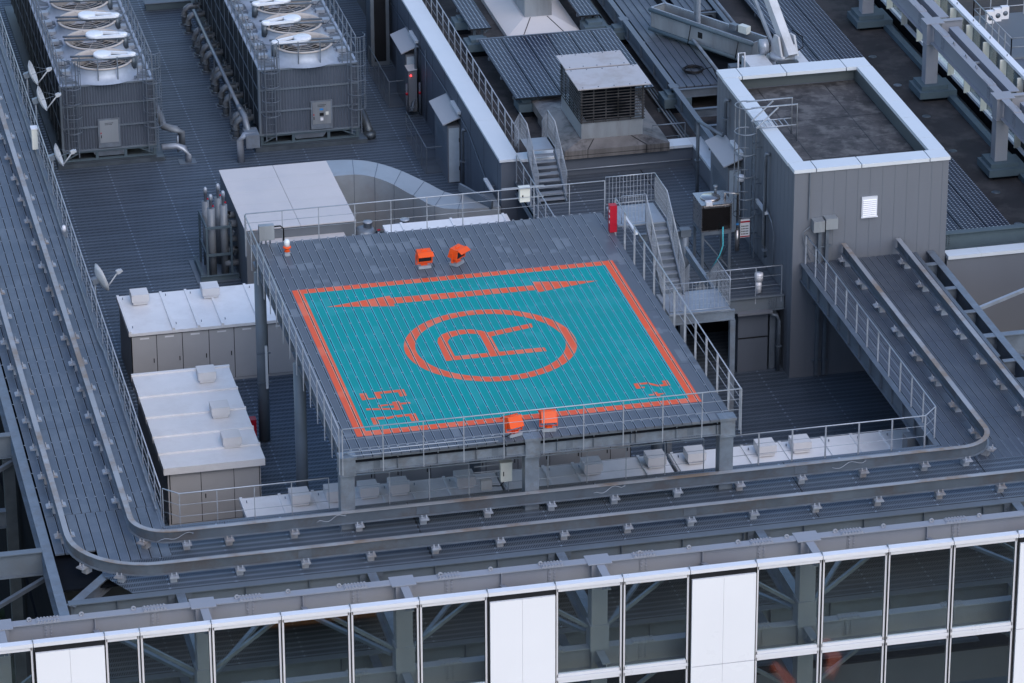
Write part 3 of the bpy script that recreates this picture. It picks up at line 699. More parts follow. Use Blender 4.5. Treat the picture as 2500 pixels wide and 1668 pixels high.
MB().box(24.38, 111.75, -2.3, 24.73, 111.9, -1.98).build('terminal_box', M['ventbase'], t); MB().tube([(24.73, 111.8, -2.2), (25.0, 111.75, -2.2), (25.13, 111.78, -2.06)], .018).build('cable', M['cable'], t)
for z in (-1.95, -1.75, -1.55): MB().box(24.2, 111.9, z, 25.0, 111.915, z+.03).build('rail', M['galv_b'], t)
t = thing('extinguisher_box', 'tall red box standing at the far right corner of the helipad', 'red box', (32.1, 125.6, .0))
MB().box(31.95, 125.45, .02, 32.2, 125.7, 1.0).build('case', M['red'], t)
for z in (.35, .55, .75): MB().box(31.94, 125.48, z, 31.949, 125.56, z+.09).build('label_plate', M['foam'], t)
t = thing('extinguisher_box', 'dark red box at the foot of the round column beside the white cabinet', 'red box', (19.7, 126.4, F0))
MB().box(19.35, 126.0, F0+.02, 19.6, 126.3, F0+.95).build('case', M['red'], t); MB().box(19.34, 126.0, F0+.96, 19.61, 126.31, F0+.98).build('lid', M['red'], t)

# ================================================================== CABINETS ON THE EQUIPMENT FLOOR
def vent_hood(mbx, x, y, z, t, w=.62, d=.62):
    o = MB().box(x-w/2, y-d/2, z+.14, x+w/2, y+d/2, z+.42).box(x-w/2+.05, y-d/2+.05, z+.02, x+w/2-.05, y+d/2-.05, z+.14).build('vent_hood', M['hood'], t)
    return o
def cabinet_x(label, x0, x1, y0, y1, doors, battens, hoods, zt=-4.7, cut=0, roofm='cabroof', rings=True):
    """long cabinet with its doors on the side that faces the camera"""
    t = thing('equipment_cabinet', label, 'cabinet', ((x0+x1)/2, (y0+y1)/2, F0))
    MB().box(x0+.08, y0+.1, F0+.005, x1-.08, y1-.1, zt-.12).build('body', M['cab'], t)
    MB()._add([(x0, y0, zt-.14), (x1, y0, zt-.14), (x1, y1, zt-.1), (x0, y1, zt-.1), (x0, y0, zt-.03), (x1, y0, zt-.03), (x1, y1, zt+.02), (x0, y1, zt+.02)],
              [(3, 2, 1, 0), (4, 5, 6, 7), (0, 1, 5, 4), (1, 2, 6, 5), (2, 3, 7, 6), (3, 0, 4, 7)]).build('roof', M[roofm], t)
    for b in battens: MB().box(b-.045, y0-.02, zt-.1, b+.045, y1+.02, zt+.06).build('roof_batten', M[roofm], t)
    for a, b in zip(doors[:-1], doors[1:]):
        d = MB().box(a+.012, y0+.07, F0+.12, b-.012, y0+.1, zt-.2).build('door', M['cab'], t)
        MB().box(b-.13, y0+.05, F0+1.0, b-.1, y0+.07, F0+1.16).build('handle', M['black'], d)
        MB().box(a+.3, y0+.064, zt-.32, min(b-.15, a+.62), y0+.07, zt-.26).build('label_plate', M['foam'], d)
    MB().box(x0+.075, y0+.095, F0+.1, x1-.075, y0+.0985, zt-.19).build('door_gap', M['black'], t)
    for x, y in hoods: vent_hood(None, x, y, zt+.02, t)
    if rings:
        for b in battens:
            for yy in (y0+.35, y1-.35):
                mb = MB(); mb.M = Matrix.Translation((b+.14, yy, zt+.07)) @ Matrix.Rotation(PI/2, 4, 'Y'); mb.lathe((0, 0, 0), [(.02, -.01), (.045, -.01), (.045, .01), (.02, .01), (.02, -.01)], 8, cap=False); mb.build('lifting_eye', M['galv'], t)
    return t
cabinet_x('white roofed cabinet row with grey doors standing behind the left round column', 16.0, 23.4, 131.35, 134.6, [16.1, 16.98, 17.9, 18.85, 19.75, 20.95, 22.05, 23.3], [16.05, 17.6, 18.5, 19.35, 20.65], [(16.75, 133.9), (19.3, 133.9)])
t = thing('equipment_cabinet', 'white roofed cabinet beside the left walkway with three hoods in a column', 'cabinet', (17.3, 124, F0))
MB().box(15.75, 120.6, F0+.005, 18.85, 127.7, -4.82).build('body', M['cab'], t)
MB().frustum(15.6, 120.4, 18.98, 127.85, -4.95, 15.6, 120.4, 18.98, 127.85, -4.7).build('roof', M['cabroof'], t)
for y in (127.8, 126.0, 124.35, 122.8, 121.5): MB().box(15.58, y-.05, -4.9, 19.0, y+.05, -4.64).build('roof_batten', M['cabroof'], t)
for y in (126.9, 124.0, 121.65): vent_hood(None, 18.05, y, -4.7, t)
for a, b in ((15.82, 16.85), (16.85, 17.95), (17.95, 18.8)):
    d = MB().box(a+.01, 120.57, F0+.1, b-.01, 120.6, -5.0).build('door', M['cab'], t)
    if a < 17 and a > 16: MB().box(a+.12, 120.545, F0+.95, a+.15, 120.57, F0+1.1).build('handle', M['black'], d)
MB().box(15.8, 120.594, F0+.08, 18.82, 120.598, -4.98).build('door_gap', M['black'], t)
cabinet_x('white roofed cabinet row with hoods in front of the helipad columns, left part', 17.65, 26.1, 115.2, 117.62, [17.8, 19, 20, 21, 22.2, 23.2, 24.4, 25.2], [17.7, 18.96, 20.05, 22.23, 23.22, 24.4], [(19.5, 116.9), (20.65, 116.9), (21.75, 116.9), (22.75, 116.9), (24.95, 116.9)])
cabinet_x('white roofed cabinet row with hoods in front of the helipad columns, middle part', 26.2, 31.85, 115.2, 117.66, [26.3, 27.7, 28.7, 30, 31, 31.8], [26.3, 27.74, 28.74, 30.96], [(29.2, 116.9), (31.35, 116.9)])
cabinet_x('white roofed cabinet row with hoods below the right walkway, right part', 32.0, 40.9, 115.2, 117.62, [32.1, 33.4, 34.4, 35.4, 37.2, 38.2, 39.2, 40.2], [32.1, 34.5, 35.8, 37.27, 38.28, 39.3, 40.28], [(32.7, 116.9), (35.1, 116.9), (36.3, 116.9)])
cabinet_x('grey door cabinet row in the shade beneath the helipad', 21.9, 31.6, 120.6, 122.8, [22.0, 22.7, 23.6, 24.6, 26.5, 27.6, 28.7, 29.8, 30.8, 31.5], [22.7, 24.6, 27.6, 29.8], [])
cabinet_x('low white cabinet behind the back edge of the helipad', 26.6, 31.35, 136.0, 138.85, [26.7, 28, 29.4, 31.2], [27.3, 29.2, 31.2], [], rings=False)

# ================================================================== AIR HANDLER, DUCT, TANKS, PIPES
t = thing('air_handler', 'big pale air handling unit with a seamed flat roof behind the helipad', 'air handler', (23.5, 141.7, F0))
MB().box(21.42, 138.7, F0+.005, 25.52, 144.7, -4.34).build('casing', M['casing'], t)
rf = MB()
for a, b in ((21.38, 23.46), (23.475, 25.56)):
    for k in range(5): rf.box(a, 138.64+1.22*k, -4.339, b, 138.64+1.22*k+1.212, -4.3)
rf.build('roof', M['ahu'], t)
MB().box(21.9, 138.2, F0+.4, 25.1, 138.69, -4.75).build('access_section', M['ahu'], t)
t = thing('air_duct', 'curving rectangular air duct running from the pale air handler to the grey wall', 'duct', (28, 142, F0))
def smooth(pts, n=4):
    out = []
    for i in range(len(pts)-1):
        p0, p1, p2, p3 = (Vector(pts[max(i-1, 0)]), Vector(pts[i]), Vector(pts[i+1]), Vector(pts[min(i+2, len(pts)-1)]))
        for k in range(n):
            q = k/n; out.append(.5*((2*p1)+(p2-p0)*q+(2*p0-5*p1+4*p2-p3)*q*q+(3*p1-p0-3*p2+p3)*q**3))
    return out+[Vector(pts[-1])]
bk = smooth([(25.56, 144.75, -4.3), (26.9, 144.4, -4.28), (28.0, 143.7, -4.42), (29.0, 142.7, -4.68), (29.9, 141.8, -4.92), (31.45, 141.7, -5.0)])
fr_ = smooth([(25.56, 143.1, -4.3), (26.6, 142.95, -4.28), (27.5, 142.35, -4.42), (28.3, 141.4, -4.68), (29.3, 140.45, -4.92), (31.45, 140.3, -5.0)])
vs = []
for A, B in zip(bk, fr_): vs += [A, B, Vector((A.x, A.y, F0+.4)), Vector((B.x, B.y, F0+.4))]
fs = []
for i in range(len(bk)-1):
    k = 4*i; n = k+4; fs += [(k, k+1, n+1, n), (k+1, k+3, n+3, n+1), (k+2, n+2, n+3, k+3), (k, n, n+2, k+2)]
mb = MB(); mb._add(vs, fs, True); o = mb.build('casing', M['duct'], t)
md = o.modifiers.new('edge', 'EDGE_SPLIT'); md.split_angle = math.radians(40)
sm = MB()
for i in (3, 6, 9, 12, 15, 17):
    A, B = fr_[i], bk[i]
    sm.bar(A+Vector((0, 0, .006)), B+Vector((0, 0, .006)), .02, .01); sm.box(A.x-.009, A.y-.012, F0+.4, A.x+.009, A.y+.0, A.z)
sm.build('seam', M['galv_d'], t)
MB().bar((30.2, 141.9, -4.7), (31.1, 140.2, -4.85), .1, .3).build('damper', M['galv_d'], t)
for i, (x, y, r) in enumerate(((26.0, 139.3, .42), (27.4, 139.2, .42))):
    t = thing('tank', ('pale steel tank with a round neck close to the air handler', 'pale steel tank with a round neck beside the white cabinet')[i], 'tank', (x, y, F0))
    MB().lathe((x, y, F0+.01), [(r, 0), (r, 1.85), (r*.8, 2.0), (r*.3, 2.06)], 24).build('vessel', M['galv'], t)
    MB().lathe((x+.12, y, F0+2.04), [(.16, 0), (.16, .2), (.18, .2), (.18, .24)], 16).build('neck', M['galv_b'], t)
t = thing('valve_set', 'small red handled valves between the two pale tanks', 'valve', (26.7, 139.2, F0))
for k in range(3): MB().cyl((26.5+.22*k, 139.1, F0+.01), .04, 1.9, 8).build('pipe', M['pipe_d'], t); MB().lathe((26.5+.22*k, 139.1, F0+1.95), [(.02, 0), (.07, .02), (.07, .05)], 8).build('handle', M['red'], t)
t = thing('lagged_pipes', 'cluster of four tall lagged pipes with white caps beside the air handler', 'pipes', (20.6, 140.9, F0))
for x, y, z in ((20.45, 140.8, -4.2), (20.92, 140.8, -4.1), (20.42, 141.9, -4.35), (20.9, 141.9, -4.25)):
    p = MB().cyl((x, y, F0+.005), .15, z-F0-.01, 16).build('pipe', M['pipe'], t)
    MB().lathe((x, y, z), [(.06, 0), (.06, .32), (.075, .32), (.075, .5), (.04, .57)], 12).build('cap', M['galv_b'], p)
    MB().cb((x+.07, y-.07, z+.12), (.06, .03, .06)).build('valve_handle', M['red'], p)
fr = MB()
for x in (20.2, 21.12):
    for y in (140.45, 142.2): fr.box(x-.04, y-.05, F0+.005, x+.04, y+.05, -4.85)
for z in (-4.9, -6.0):
    fr.box(20.24, 140.42, z, 21.08, 140.48, z+.09)
    for x in (20.2, 21.12): fr.box(x-.03, 140.5, z, x+.03, 142.15, z+.09)
fr.build('support_frame', M['plinth'], t)
MB().box(19.75, 140.1, F0+.008, 21.35, 142.4, F0+.03).build('base_plate', M['galv_d'], t)
MB().ibeam((19.9, 140.3, F0+.23), (21.35, 140.3, F0+.23), .2, .12).ibeam((20.0, 140.4, F0+.23), (20.0, 142.3, F0+.23), .2, .12).build('base_beam', M['plinth'], t)
for k, (z, y) in enumerate(((-4.75, 141.3), (-4.95, 140.9), (-5.6, 141.0), (-6.0, 140.9), (-6.45, 140.7), (-6.35, 141.5))):
    MB().tube([(20.9, y, z), (21.4, y, z)], .12+.03*(k % 2), 14).build('branch_pipe', M['pipe'], t)
    MB().tube([(21.12, y, z), (21.18, y, z)], .19, 14).build('flange', M['pipe_d'], t)
for k in range(14):
    x, y, z = 21.05+random.uniform(0, .3), 140.5+random.uniform(0, 1.2), -5.2+random.uniform(-1.2, .6)
    MB().cb((x, y, z), (.1, .1, .16)).tube([(x, y, z), (x+.05, y-.16, z+.1)], .02).build('valve', (M['pipe_d'], M['galv'], M['black'])[k % 3], t)

# ================================================================== COOLING TOWERS
def tower(label, x0, x1, y0, y1, fy, mirror, label_bits):
    zt = -3.5; zb = -6.28; t = thing('cooling_tower', label, 'cooling tower', ((x0+x1)/2, y0, F0))
    MB().box(x0+.05, y0+.05, zb+.01, x1-.05, y1, zt-.06).build('body', M['louver'], t)
    # corrugated end wall
    cl = MB(); n = 34
    for b0, b1 in ((zb, -5.36), (-5.3, -4.42), (-4.36, zt-.06)):
        vs = []; fs = []
        for k in range(n*2+1):
            x = x0+.02+(x1-x0-.04)*k/(n*2); y = y0+(.035 if k % 2 else 0)
            vs += [(x, y, b0), (x, y, b1)]
        for k in range(n*2): fs.append((2*k, 2*k+2, 2*k+3, 2*k+1))
        cl._add(vs, fs)
    cl.build('end_cladding', M['clad'], t)
    bn = MB()
    for z in (-5.33, -4.39, zt-.04, zb-.02): bn.box(x0-.03, y0-.05, z-.03, x1+.03, y0+.04, z+.03)
    for x in (x0, x1): bn.box(x-.04, y0-.045, zb, x+.04, y0+.05, zt)
    bn.build('band', M['paint_d'], t)
    # louvred long sides
    ls = MB()
    for k in range(40):
        z = zb+.05+k*(zt-zb-.15)/40; ls._add([(x0+.04, y0+.1, z+.05), (x0-.03, y0+.1, z), (x0-.03, y1, z), (x0+.04, y1, z+.05)], [(0, 1, 2, 3)])
        ls._add([(x1-.04, y0+.1, z+.05), (x1+.03, y0+.1, z), (x1+.03, y1, z), (x1-.04, y1, z+.05)], [(3, 2, 1, 0)])
    ls.build('side_louver', M['louver'], t)
    gr_ = MB(); ny = int((y1-y0)/1.18)
    for k in range(ny+1): gr_.box(x0-.05, y0+.1+k*1.18, zb, x0-.03, y0+.15+k*1.18, zt)
    for z in (-5.35, -4.4): gr_.box(x0-.055, y0+.1, z, x0-.035, y1, z+.05)
    gr_.build('side_frame', M['paint_d'], t)
    # base frame
    bs = MB()
    for x in (x0+.06, x0+1.35, x1-1.25, x1-.06): MB().box(x-.06, y0-.001, F0+.252, x+.06, y0+.119, zb-.121).build('leg', M['plinth'], t)
    bs.box(x0, y0, F0+.19, x1, y0+.15, F0+.25); bs.box(x0-.03, y0-.02, zb-.12, x1+.03, y0+.15, zb-.04)
    for a, b in ((x0+.15, x0+.7), (x1-.15, x1-.7)): bs.bar((a, y0+.05, F0+.25) if 0 else (b, y0+.05, zb-.12), (a, y0+.05, F0+.3), .05, .05)
    for k in range(1, 5): MB().box(x0, y0+.1+2.36*k, F0+.181, x0+.1, y0+.22+2.36*k, zb-.04).build('leg', M['plinth'], t)
    bs.build('base_frame', M['plinth'], t)
    MB().box(x0-.25, y0-.25, F0+.006, x1+.3, y1, F0+.18).build('base_pad', M['pipe_d'], t)
    xm = (x0+x1)/2
    MB()._add([(xm-.75, y0-.02, zb-.03), (xm+.75, y0-.02, zb-.03), (xm+.75, y0+1, zb-.03), (xm-.75, y0+1, zb-.03), (xm-.55, y0+.06, F0+.32), (xm+.55, y0+.06, F0+.32), (xm+.55, y0+1, F0+.32), (xm-.55, y0+1, F0+.32)],
              [(0, 1, 2, 3), (7, 6, 5, 4), (1, 0, 4, 5), (2, 1, 5, 6), (3, 2, 6, 7), (0, 3, 7, 4)]).build('sump', M['galv'], t)
    MB().tube([(x0+.3, y0+.6, F0+.45), (x0+1.3, y0+.6, F0+.45)], .16, 14).tube([(x1-1.2, y0+.6, F0+.45), (x1-.2, y0+.6, F0+.45)], .16, 14).build('pipe', M['pipe_d'], t)
    # door panel
    dx = xm-.45 if not mirror else xm+.05
    d = MB().box(dx, y0-.08, zb+.05, dx+.88, y0-.045, -5.0).build('door', M['galv'], t)
    MB().box(dx+.07, y0-.1, zb+.27, dx+.81, y0-.081, -5.06).build('door_leaf', M['ventbase'], d)
    MB().box(dx+.09, y0-.115, -5.62, dx+.13, y0-.101, -5.56).build('lamp', M['red'], d)
    MB().box(dx+.1, y0-.115, -5.8, dx+.13, y0-.101, -5.68).build('handle', M['black'], d)
    mb = MB()
    for r_, n_ in ((-5.2, 7), (-5.26, 6)):
        for k in range(n_): mb.box(dx+.28+k*.05, y0-.104, r_, dx+.31+k*.05, y0-.1005, r_+.03)
    mb.build('lettering', M['black'], d)
    if label_bits:
        MB().box(dx+.36, y0-.106, -5.42, dx+.5, y0-.1005, -5.34).build('blue_label', M['blue'], d)
        MB().box(dx+.35, y0-.106, -5.66, dx+.52, y0-.1005, -5.53).build('window', M['black'], d)
        MB().box(dx+.6, y0-.106, -5.63, dx+.72, y0-.1005, -5.49).build('label_plate', M['cream'], d)
        MB().box(dx+.38, y0-.106, -5.86, dx+.5, y0-.1005, -5.73).build('label_plate', M['foam'], d)
    # top
    MB().box(x0, y0, zt-.055, x1, y1, zt).build('top_plate', M['tower'], t)
    rg = MB()
    for side in (0, 1):
        a = x0+.12 if side == 0 else x1-.72
        for k in range(int((y1-y0)/.17)):
            if k % 7 == 5: continue
            rg.box(a, y0+.2+k*.17, zt+.015, a+.6, y0+.24+k*.17, zt+.05)
        for q in (0, .57): rg.box(a+q, y0+.1, zt+.005, a+q+.03, y1, zt+.04)
    rg.build('service_grating', M['galv'], t)
    for k in range(7):
        for a in (x0+.2, x1-.62): MB().box(a, y0+1.1+1.18*k, zt+.051, a+.36, y0+1.42+1.18*k, zt+.2).build('hatch_box', M['galv_b'], t)
    cxm = xm+.02
    s = -1 if mirror else 1
    rim_parts = []
    for k in range(int((y1-fy)/2.36)+1):
        y = fy+2.36*k
        st = MB().lathe((cxm, y, zt+.001), [(1.55, 0), (1.3, .12), (1.19, .3), (1.17, .5)], 40, cap=False).build('fan_stack', M['tower'], t)
        MB().lathe((cxm, y, zt+.5), [(1.17, -.02), (1.22, .0), (1.22, .06), (1.14, .06), (1.12, -.2), (1.1, -.45)], 40, cap=False).build('fan_rim', M['tan'], st)
        MB().lathe((cxm, y, zt+.03), [(1.1, 0), (1.1, .02)], 32).build('fan_well', M['black'], st)
        bl = MB()
        for q in range(6):
            a0 = q*PI/3+.2*k; ca, sa = math.cos(a0), math.sin(a0); px, py = -sa, ca
            bl._add([(cxm+ca*.2+px*.05, y+sa*.2+py*.05, zt+.22), (cxm+ca*.2-px*.12, y+sa*.2-py*.12, zt+.16), (cxm+ca*1.05-px*.22, y+sa*1.05-py*.22, zt+.15), (cxm+ca*1.05+px*.05, y+sa*1.05+py*.05, zt+.22)], [(0, 1, 2, 3)])
        bl.cyl((cxm, y, zt+.12), .22, .14, 12); bl.build('fan_blade', M['pipe_d'], st)
        gd = MB()
        for r_ in (.35, .55, .75, .95): gd.tube([(cxm+r_*math.cos(2*PI*q/24), y+r_*math.sin(2*PI*q/24), zt+.54) for q in range(24)], .008, 4, closed=True)
        for q in range(10):
            a0 = 2*PI*q/10; gd.tube([(cxm+.15*math.cos(a0), y+.15*math.sin(a0), zt+.54), (cxm+1.16*math.cos(a0), y+1.16*math.sin(a0), zt+.54)], .008, 4)
        gd.build('fan_grille', M['tan'], st)
        bm = MB()
        for q in (-.2, .2): bm.tube([(cxm-s*1.25, y+q+s*.18, zt+.6), (cxm+s*1.3, y+q-s*.18, zt+.6)], .045, 8)
        bm.build('drive_beam', M['galv_d'], st)
        # belt guard: disc at the hub, V arms to the motor at the rim
        bg = MB(); hx, hy = cxm-s*.0, y; mx_, my = cxm+s*1.15, y-.28
        bg.lathe((hx, hy, zt+.66), [(.36, 0), (.36, .12), (.32, .15)], 24)
        bg.bar((hx, hy+.32, zt+.73), (mx_, my+.13, zt+.73), .09, .11); bg.bar((hx, hy-.32, zt+.73), (mx_, my-.13, zt+.73), .09, .11)
        bg.lathe((mx_, my, zt+.67), [(.17, 0), (.17, .12), (.14, .14)], 16); bg.build('belt_guard', M['fanwhite'], st)
        MB().cyl((mx_+s*.05, my-.02, zt+.18), .14, .46, 14).cyl((mx_-s*.25, my+.02, zt+.1), .07, .5, 8).build('motor', M['pipe_d'], st)
    # handrails on top
    hr = MB()
    for (a, b) in (((x0+.03, y0+.2), (x0+.03, y1)), ((x1-.03, y0+.2), (x1-.03, y1)), ((x0+.75, y0+.04), (x1-.62, y0+.04))):
        L_ = math.dist(a, b); n = max(2, round(L_/.95))
        for z in ((1.05, .55) if a[0] != x0+.75 else (1.0,)): hr.tube([(a[0], a[1], zt+z), (b[0], b[1], zt+z)], .022, 6)
        for k in range(n+1):
            x = a[0]+(b[0]-a[0])*k/n; y = a[1]+(b[1]-a[1])*k/n; hr.box(x-.022, y-.022, zt, x+.022, y+.022, zt+1.05)
    hr.build('handrail', M['galv'], t)
    for k in range(4): MB().bar((x1-.05, y0+1.8+2.36*k, zt+.7), (x1-.75, y0+1.5+2.36*k, zt+.06), .035, .035).build('rail_brace', M['galv'], t)
    # caged ladders on the end wall
    for lx in (x0+.42, x1-.12):
        ld = MB()
        for q in (-.2, .2): ld.box(lx+q-.02, y0-.2, zb-.25, lx+q+.02, y0-.16, zt+1.05)
        for k in range(13): ld.tube([(lx-.2, y0-.18, zb-.1+.28*k), (lx+.2, y0-.18, zb-.1+.28*k)], .013, 4)
        o = ld.build('ladder', M['galv_d'], t)
        cg = MB()
        for k in range(6):
            z = -5.3+.62*k
            cg.tube([(lx+.36*math.cos(a), y0-.36+.36*math.sin(a)*1.0, z) for a in [PI*.85+2*PI*.66*q/12-.0 for q in range(13)]], .02, 4)
        for a in (PI, 1.25*PI, 1.5*PI, 1.75*PI, 2*PI): cg.box(lx+.36*math.cos(a)-.012, y0-.36+.36*math.sin(a)-.012, -5.3, lx+.36*math.cos(a)+.012, y0-.36+.36*math.sin(a)+.012, -2.2)
        cg.build('ladder_cage', M['galv_d'], o)
    return t
tower('left cooling tower with four white topped fans in view and caged ladders', 16.35, 20.1, 152.95, 172, 154.25, False, False)
tower('right cooling tower with three white topped fans in view and a control door', 24.35, 28.4, 152.95, 172, 154.25, True, True)
# pipework between the towers
E_ = None
ys = [154.5, 155.05, 157.1, 158.2, 159.75, 160.3, 162.3, 163.2, 164.4, 165.3, 167.2, 168.3]
for i, y in enumerate(ys):
    if i == 0:
        t = thing('pipe_elbow', 'valved pipe elbow number', 'pipe', (23.6, y, F0), 'pipe elbows along the right cooling tower')
        MB().tube([(23.6, y, F0+.01), (23.6, y, F0+.55), (23.66, y, F0+.72), (23.8, y, F0+.82), (24.35, y, F0+.84)], .13, 12).build('elbow', M['pipe'], t)
        MB().cyl((23.6, y, F0+.021), .2, .05, 14).build('flange', M['pipe_d'], t); MB().cyl((23.6, y, F0+.35), .17, .05, 14).build('flange', M['pipe_d'], t)
        MB().box(23.35, y-.3, F0+.004, 23.95, y+.3, F0+.02).build('floor_plate', M['galv_d'], t)
        MB().tube([(24.1, y, F0+.6), (24.1, y, F0+1.2)], .035).box(23.98, y-.1, F0+.7, 24.22, y+.1, F0+1.0).tube([(24.0, y-.12, F0+1.2), (24.2, y+.12, F0+1.2)], .03).build('valve', M['pipe_d'], t)
        E_ = t; t['label'] = 'row of grey valved pipe elbows standing left of the right cooling tower'
    else: copy_thing(E_, (23.6, y, F0), E_['label'])
t = thing('long_pipe', 'long pale pipe running level above the pipe elbows beside the right tower', 'pipe', (23.6, 159, F0))
MB().tube([(23.6, 153.25, -5.25), (23.6, 165.3, -5.25)], .08, 12).build('pipe', M['galv'], t)
MB().tube([(23.6, 153.6, -5.25), (23.7, 152.9, -5.4), (23.75, 152.2, -5.9)], .13, 12).box(23.55, 151.6, -6.3, 24.1, 152.5, -5.75).build('pump', M['galv'], t)
MB().tube([(24.0, 151.9, -5.9), (23.5, 151.9, -5.85), (23.35, 151.9, -6.05), (23.35, 151.9, F0+.01)], .15, 12).build('lagged_elbow', M['galv_b'], t)
for y in (156, 160, 164): MB().box(23.57, y-.03, F0, 23.63, y+.03, -5.32).build('stand', M['galv_d'], t)
t = thing('lagged_elbow_pipe', 'bulky bent pale pipes at the right corner of the left cooling tower', 'pipe', (20.7, 153, F0))
MB().tube([(20.3, 154.6, F0+1.7), (20.45, 154.0, F0+1.4), (20.5, 153.4, F0+1.2), (20.95, 153.1, F0+1.15), (21.15, 153.1, F0+1.0), (21.15, 153.1, F0+.5)], .15, 12).build('upper_pipe', M['pipe'], t)
MB().tube([(20.3, 152.8, F0+.55), (20.9, 152.8, F0+.55), (21.2, 152.6, F0+.5), (21.3, 152.4, F0+.25), (21.3, 152.4, F0+.01)], .13, 12).build('lower_pipe', M['galv_b'], t)
MB().box(20.9, 152.1, F0+.004, 21.6, 152.7, F0+.02).build('floor_plate', M['galv_d'], t)
MB().cyl((20.95, 152.8, F0+.3), .05, .7, 8).build('valve', M['galv'], t)
t = thing('drain_pipe', 'slanted grey pipe lying right of the right cooling tower', 'pipe', (29, 154, F0))
MB().tube([(28.75, 158.5, F0+.8), (28.85, 154.4, F0+.55), (28.9, 153.3, F0+.2)], .18, 14).build('pipe', M['pipe_d'], t); MB().cyl((28.9, 153.2, F0+.05), .24, .22, 14).build('flange', M['pipe_d'], t)
t = thing('ground_channel', 'short dark raised cable channel on the floor at the far end between the towers', 'cable channel', (23.2, 171, F0))
MB().box(22.2, 170.4, F0+.01, 24.2, 170.9, F0+.3).build('channel', M['plinth'], t); MB().box(22.15, 170.35, F0+.301, 24.2, 170.95, F0+.34).build('lid', M['galv_d'], t)

# ================================================================== GREY WALL WITH DOOR SHEDS
t = thing('parapet_wall', 'long dark grey panel wall with a bright white coping beside the main roof', 'wall', (31.8, 160, F0))
MB().box(31.5, 140.4, F0-.1, 32.12, 190, -3.2).build('wall', M['wall_d'], t)
cp = MB()
for k in range(13): cp.box(31.42, 140.3+4.2*k, -3.199, 32.2, 140.3+4.2*k+4.19, -3.1)
cp.build('coping', M['whitecap'], t)
sp_ = MB()
for k in range(20): sp_.box(31.494, 141+2.4*k, F0, 31.499, 141.006+2.4*k, -3.25)
sp_.build('panel_joint', M['void'], t)
def door_shed(label, x, y0, y1, zb, zt, canopy_w, long_, mdoor='door'):
    t = thing('door_shed', label, 'door', (x-.25, y0, zb))
    MB().box(x-.5, y0, zb+.005, x-.002, y1, zt).build('frame', M['wall'], t)
    d = MB().box(x-.46, y0-.03, zb+.03, x-.04, y0-.001, zt-.08).build('door', M[mdoor], t)
    for z in (zb+.6, zt-.6): MB().box(x-.06, y0-.045, z-.08, x-.035, y0-.03, z+.08).build('hinge', M['black'], d)
    lv = MB()
    for k in range(16): lv.box(x-.51, y0+.3, zb+.5+k*.09, x-.501, y1-.3, zb+.55+k*.09)
    lv.build('louver', M['galv_d'], t)
    mb = MB(); a, b = y0-.15, y1+.1
    mb._add([(x-.72, a, zt+.14), (x, a, zt+.42), (x, b, zt+.42), (x-.72, b, zt+.14), (x-.72, a, zt+.1), (x, a, zt+.38), (x, b, zt+.38), (x-.72, b, zt+.1)],
            [(0, 1, 2, 3), (7, 6, 5, 4), (0, 4, 5, 1), (1, 5, 6, 2), (2, 6, 7, 3), (3, 7, 4, 0)])
    mb.build('canopy', M['casing2'], t)
    MB().box(x-.14, y0-.2, zt+.55, x-.001, y0+1.1, zt+.66).build('tube_lamp', M['whitecap'], t)
    return t
door_shed('pale door with sloping canopy in the grey wall, nearer of the two', 31.49, 147.75, 150.2, F0, -4.55, .85, 1)
door_shed('pale door with sloping canopy in the grey wall, farther of the two', 31.49, 156.0, 158.1, F0, -4.55, .85, 1)
def downpipe(label, pts, r=.07):
    t = thing('downpipe', label, 'downpipe', (pts[0][0], pts[0][1], min(p[2] for p in pts)))
    MB().tube(pts, r, 10).build('pipe', M['galv_d'], t)
    a, b = Vector(pts[-2]), Vector(pts[-1])
    n = max(2, int((b-a).length/1.0))
    for k in range(1, n):
        c = a.lerp(b, k/n); MB().cb((c.x, c.y, c.z), (.2, .2, .05) if abs((b-a).z) > .1 else (.05, .2, .2)).build('clamp', M['galv_d'], t)
    return t
downpipe('grey downpipe on the dark wall between the near door and the air duct', [(31.44, 146.3, -4.2), (31.3, 146.3, -4.15), (31.3, 146.4, -4.3), (31.3, 146.4, F0+.2)])
downpipe('grey downpipe on the dark wall behind the red lamp control box', [(31.44, 155.35, -4.0), (31.3, 155.35, -3.95), (31.3, 155.4, -4.1), (31.3, 155.4, -6.2), (31.1, 155.2, -6.4), (31.0, 155.0, F0+.3)])
t = thing('wall_conduit', 'thin conduit stepping along the dark wall from door to door', 'conduit', (31.45, 150, -5))
MB().tube([(31.45, 162, -4.2), (31.45, 150.2, -4.0), (31.45, 146, -4.15), (31.45, 143, -4.9), (31.45, 141, -5.0)], .02).tube([(31.45, 154.2, -3.7), (31.45, 154.2, -6.8)], .018).build('pipe', M['galv_d'], t)
t = thing('wall_lamp', 'white tube lamp bracketed near the end of the air duct', 'lamp', (31.2, 140.8, -4.8))
MB().bar((31.25, 142.1, -4.55), (31.25, 140.9, -4.55), .14, .08).build('tube', M['whitecap'], t); MB().bar((31.25, 141.5, -4.62), (31.49, 141.5, -4.62), .05, .05).build('bracket', M['galv'], t)
t = thing('control_box', 'grey control box with a glowing red lamp beside the dark wall', 'control box', (31.15, 155.7, F0))
MB().box(30.95, 155.3, F0+.15, 31.3, 155.95, F0+1.95).build('case', M['wall'], t); MB()._add([(30.93, 155.25, F0+1.96), (31.32, 155.25, F0+2.0), (31.32, 156, F0+2.0), (30.93, 156, F0+1.96)], [(0, 1, 2, 3)]).build('lid', M['ahu'], t)
rl = mat('red pilot lamp', (1, .02, .02), .3, emit=6)
MB().cb((31.05, 155.28, F0+1.75), (.05, .05, .05)).build('pilot_lamp', rl, t)
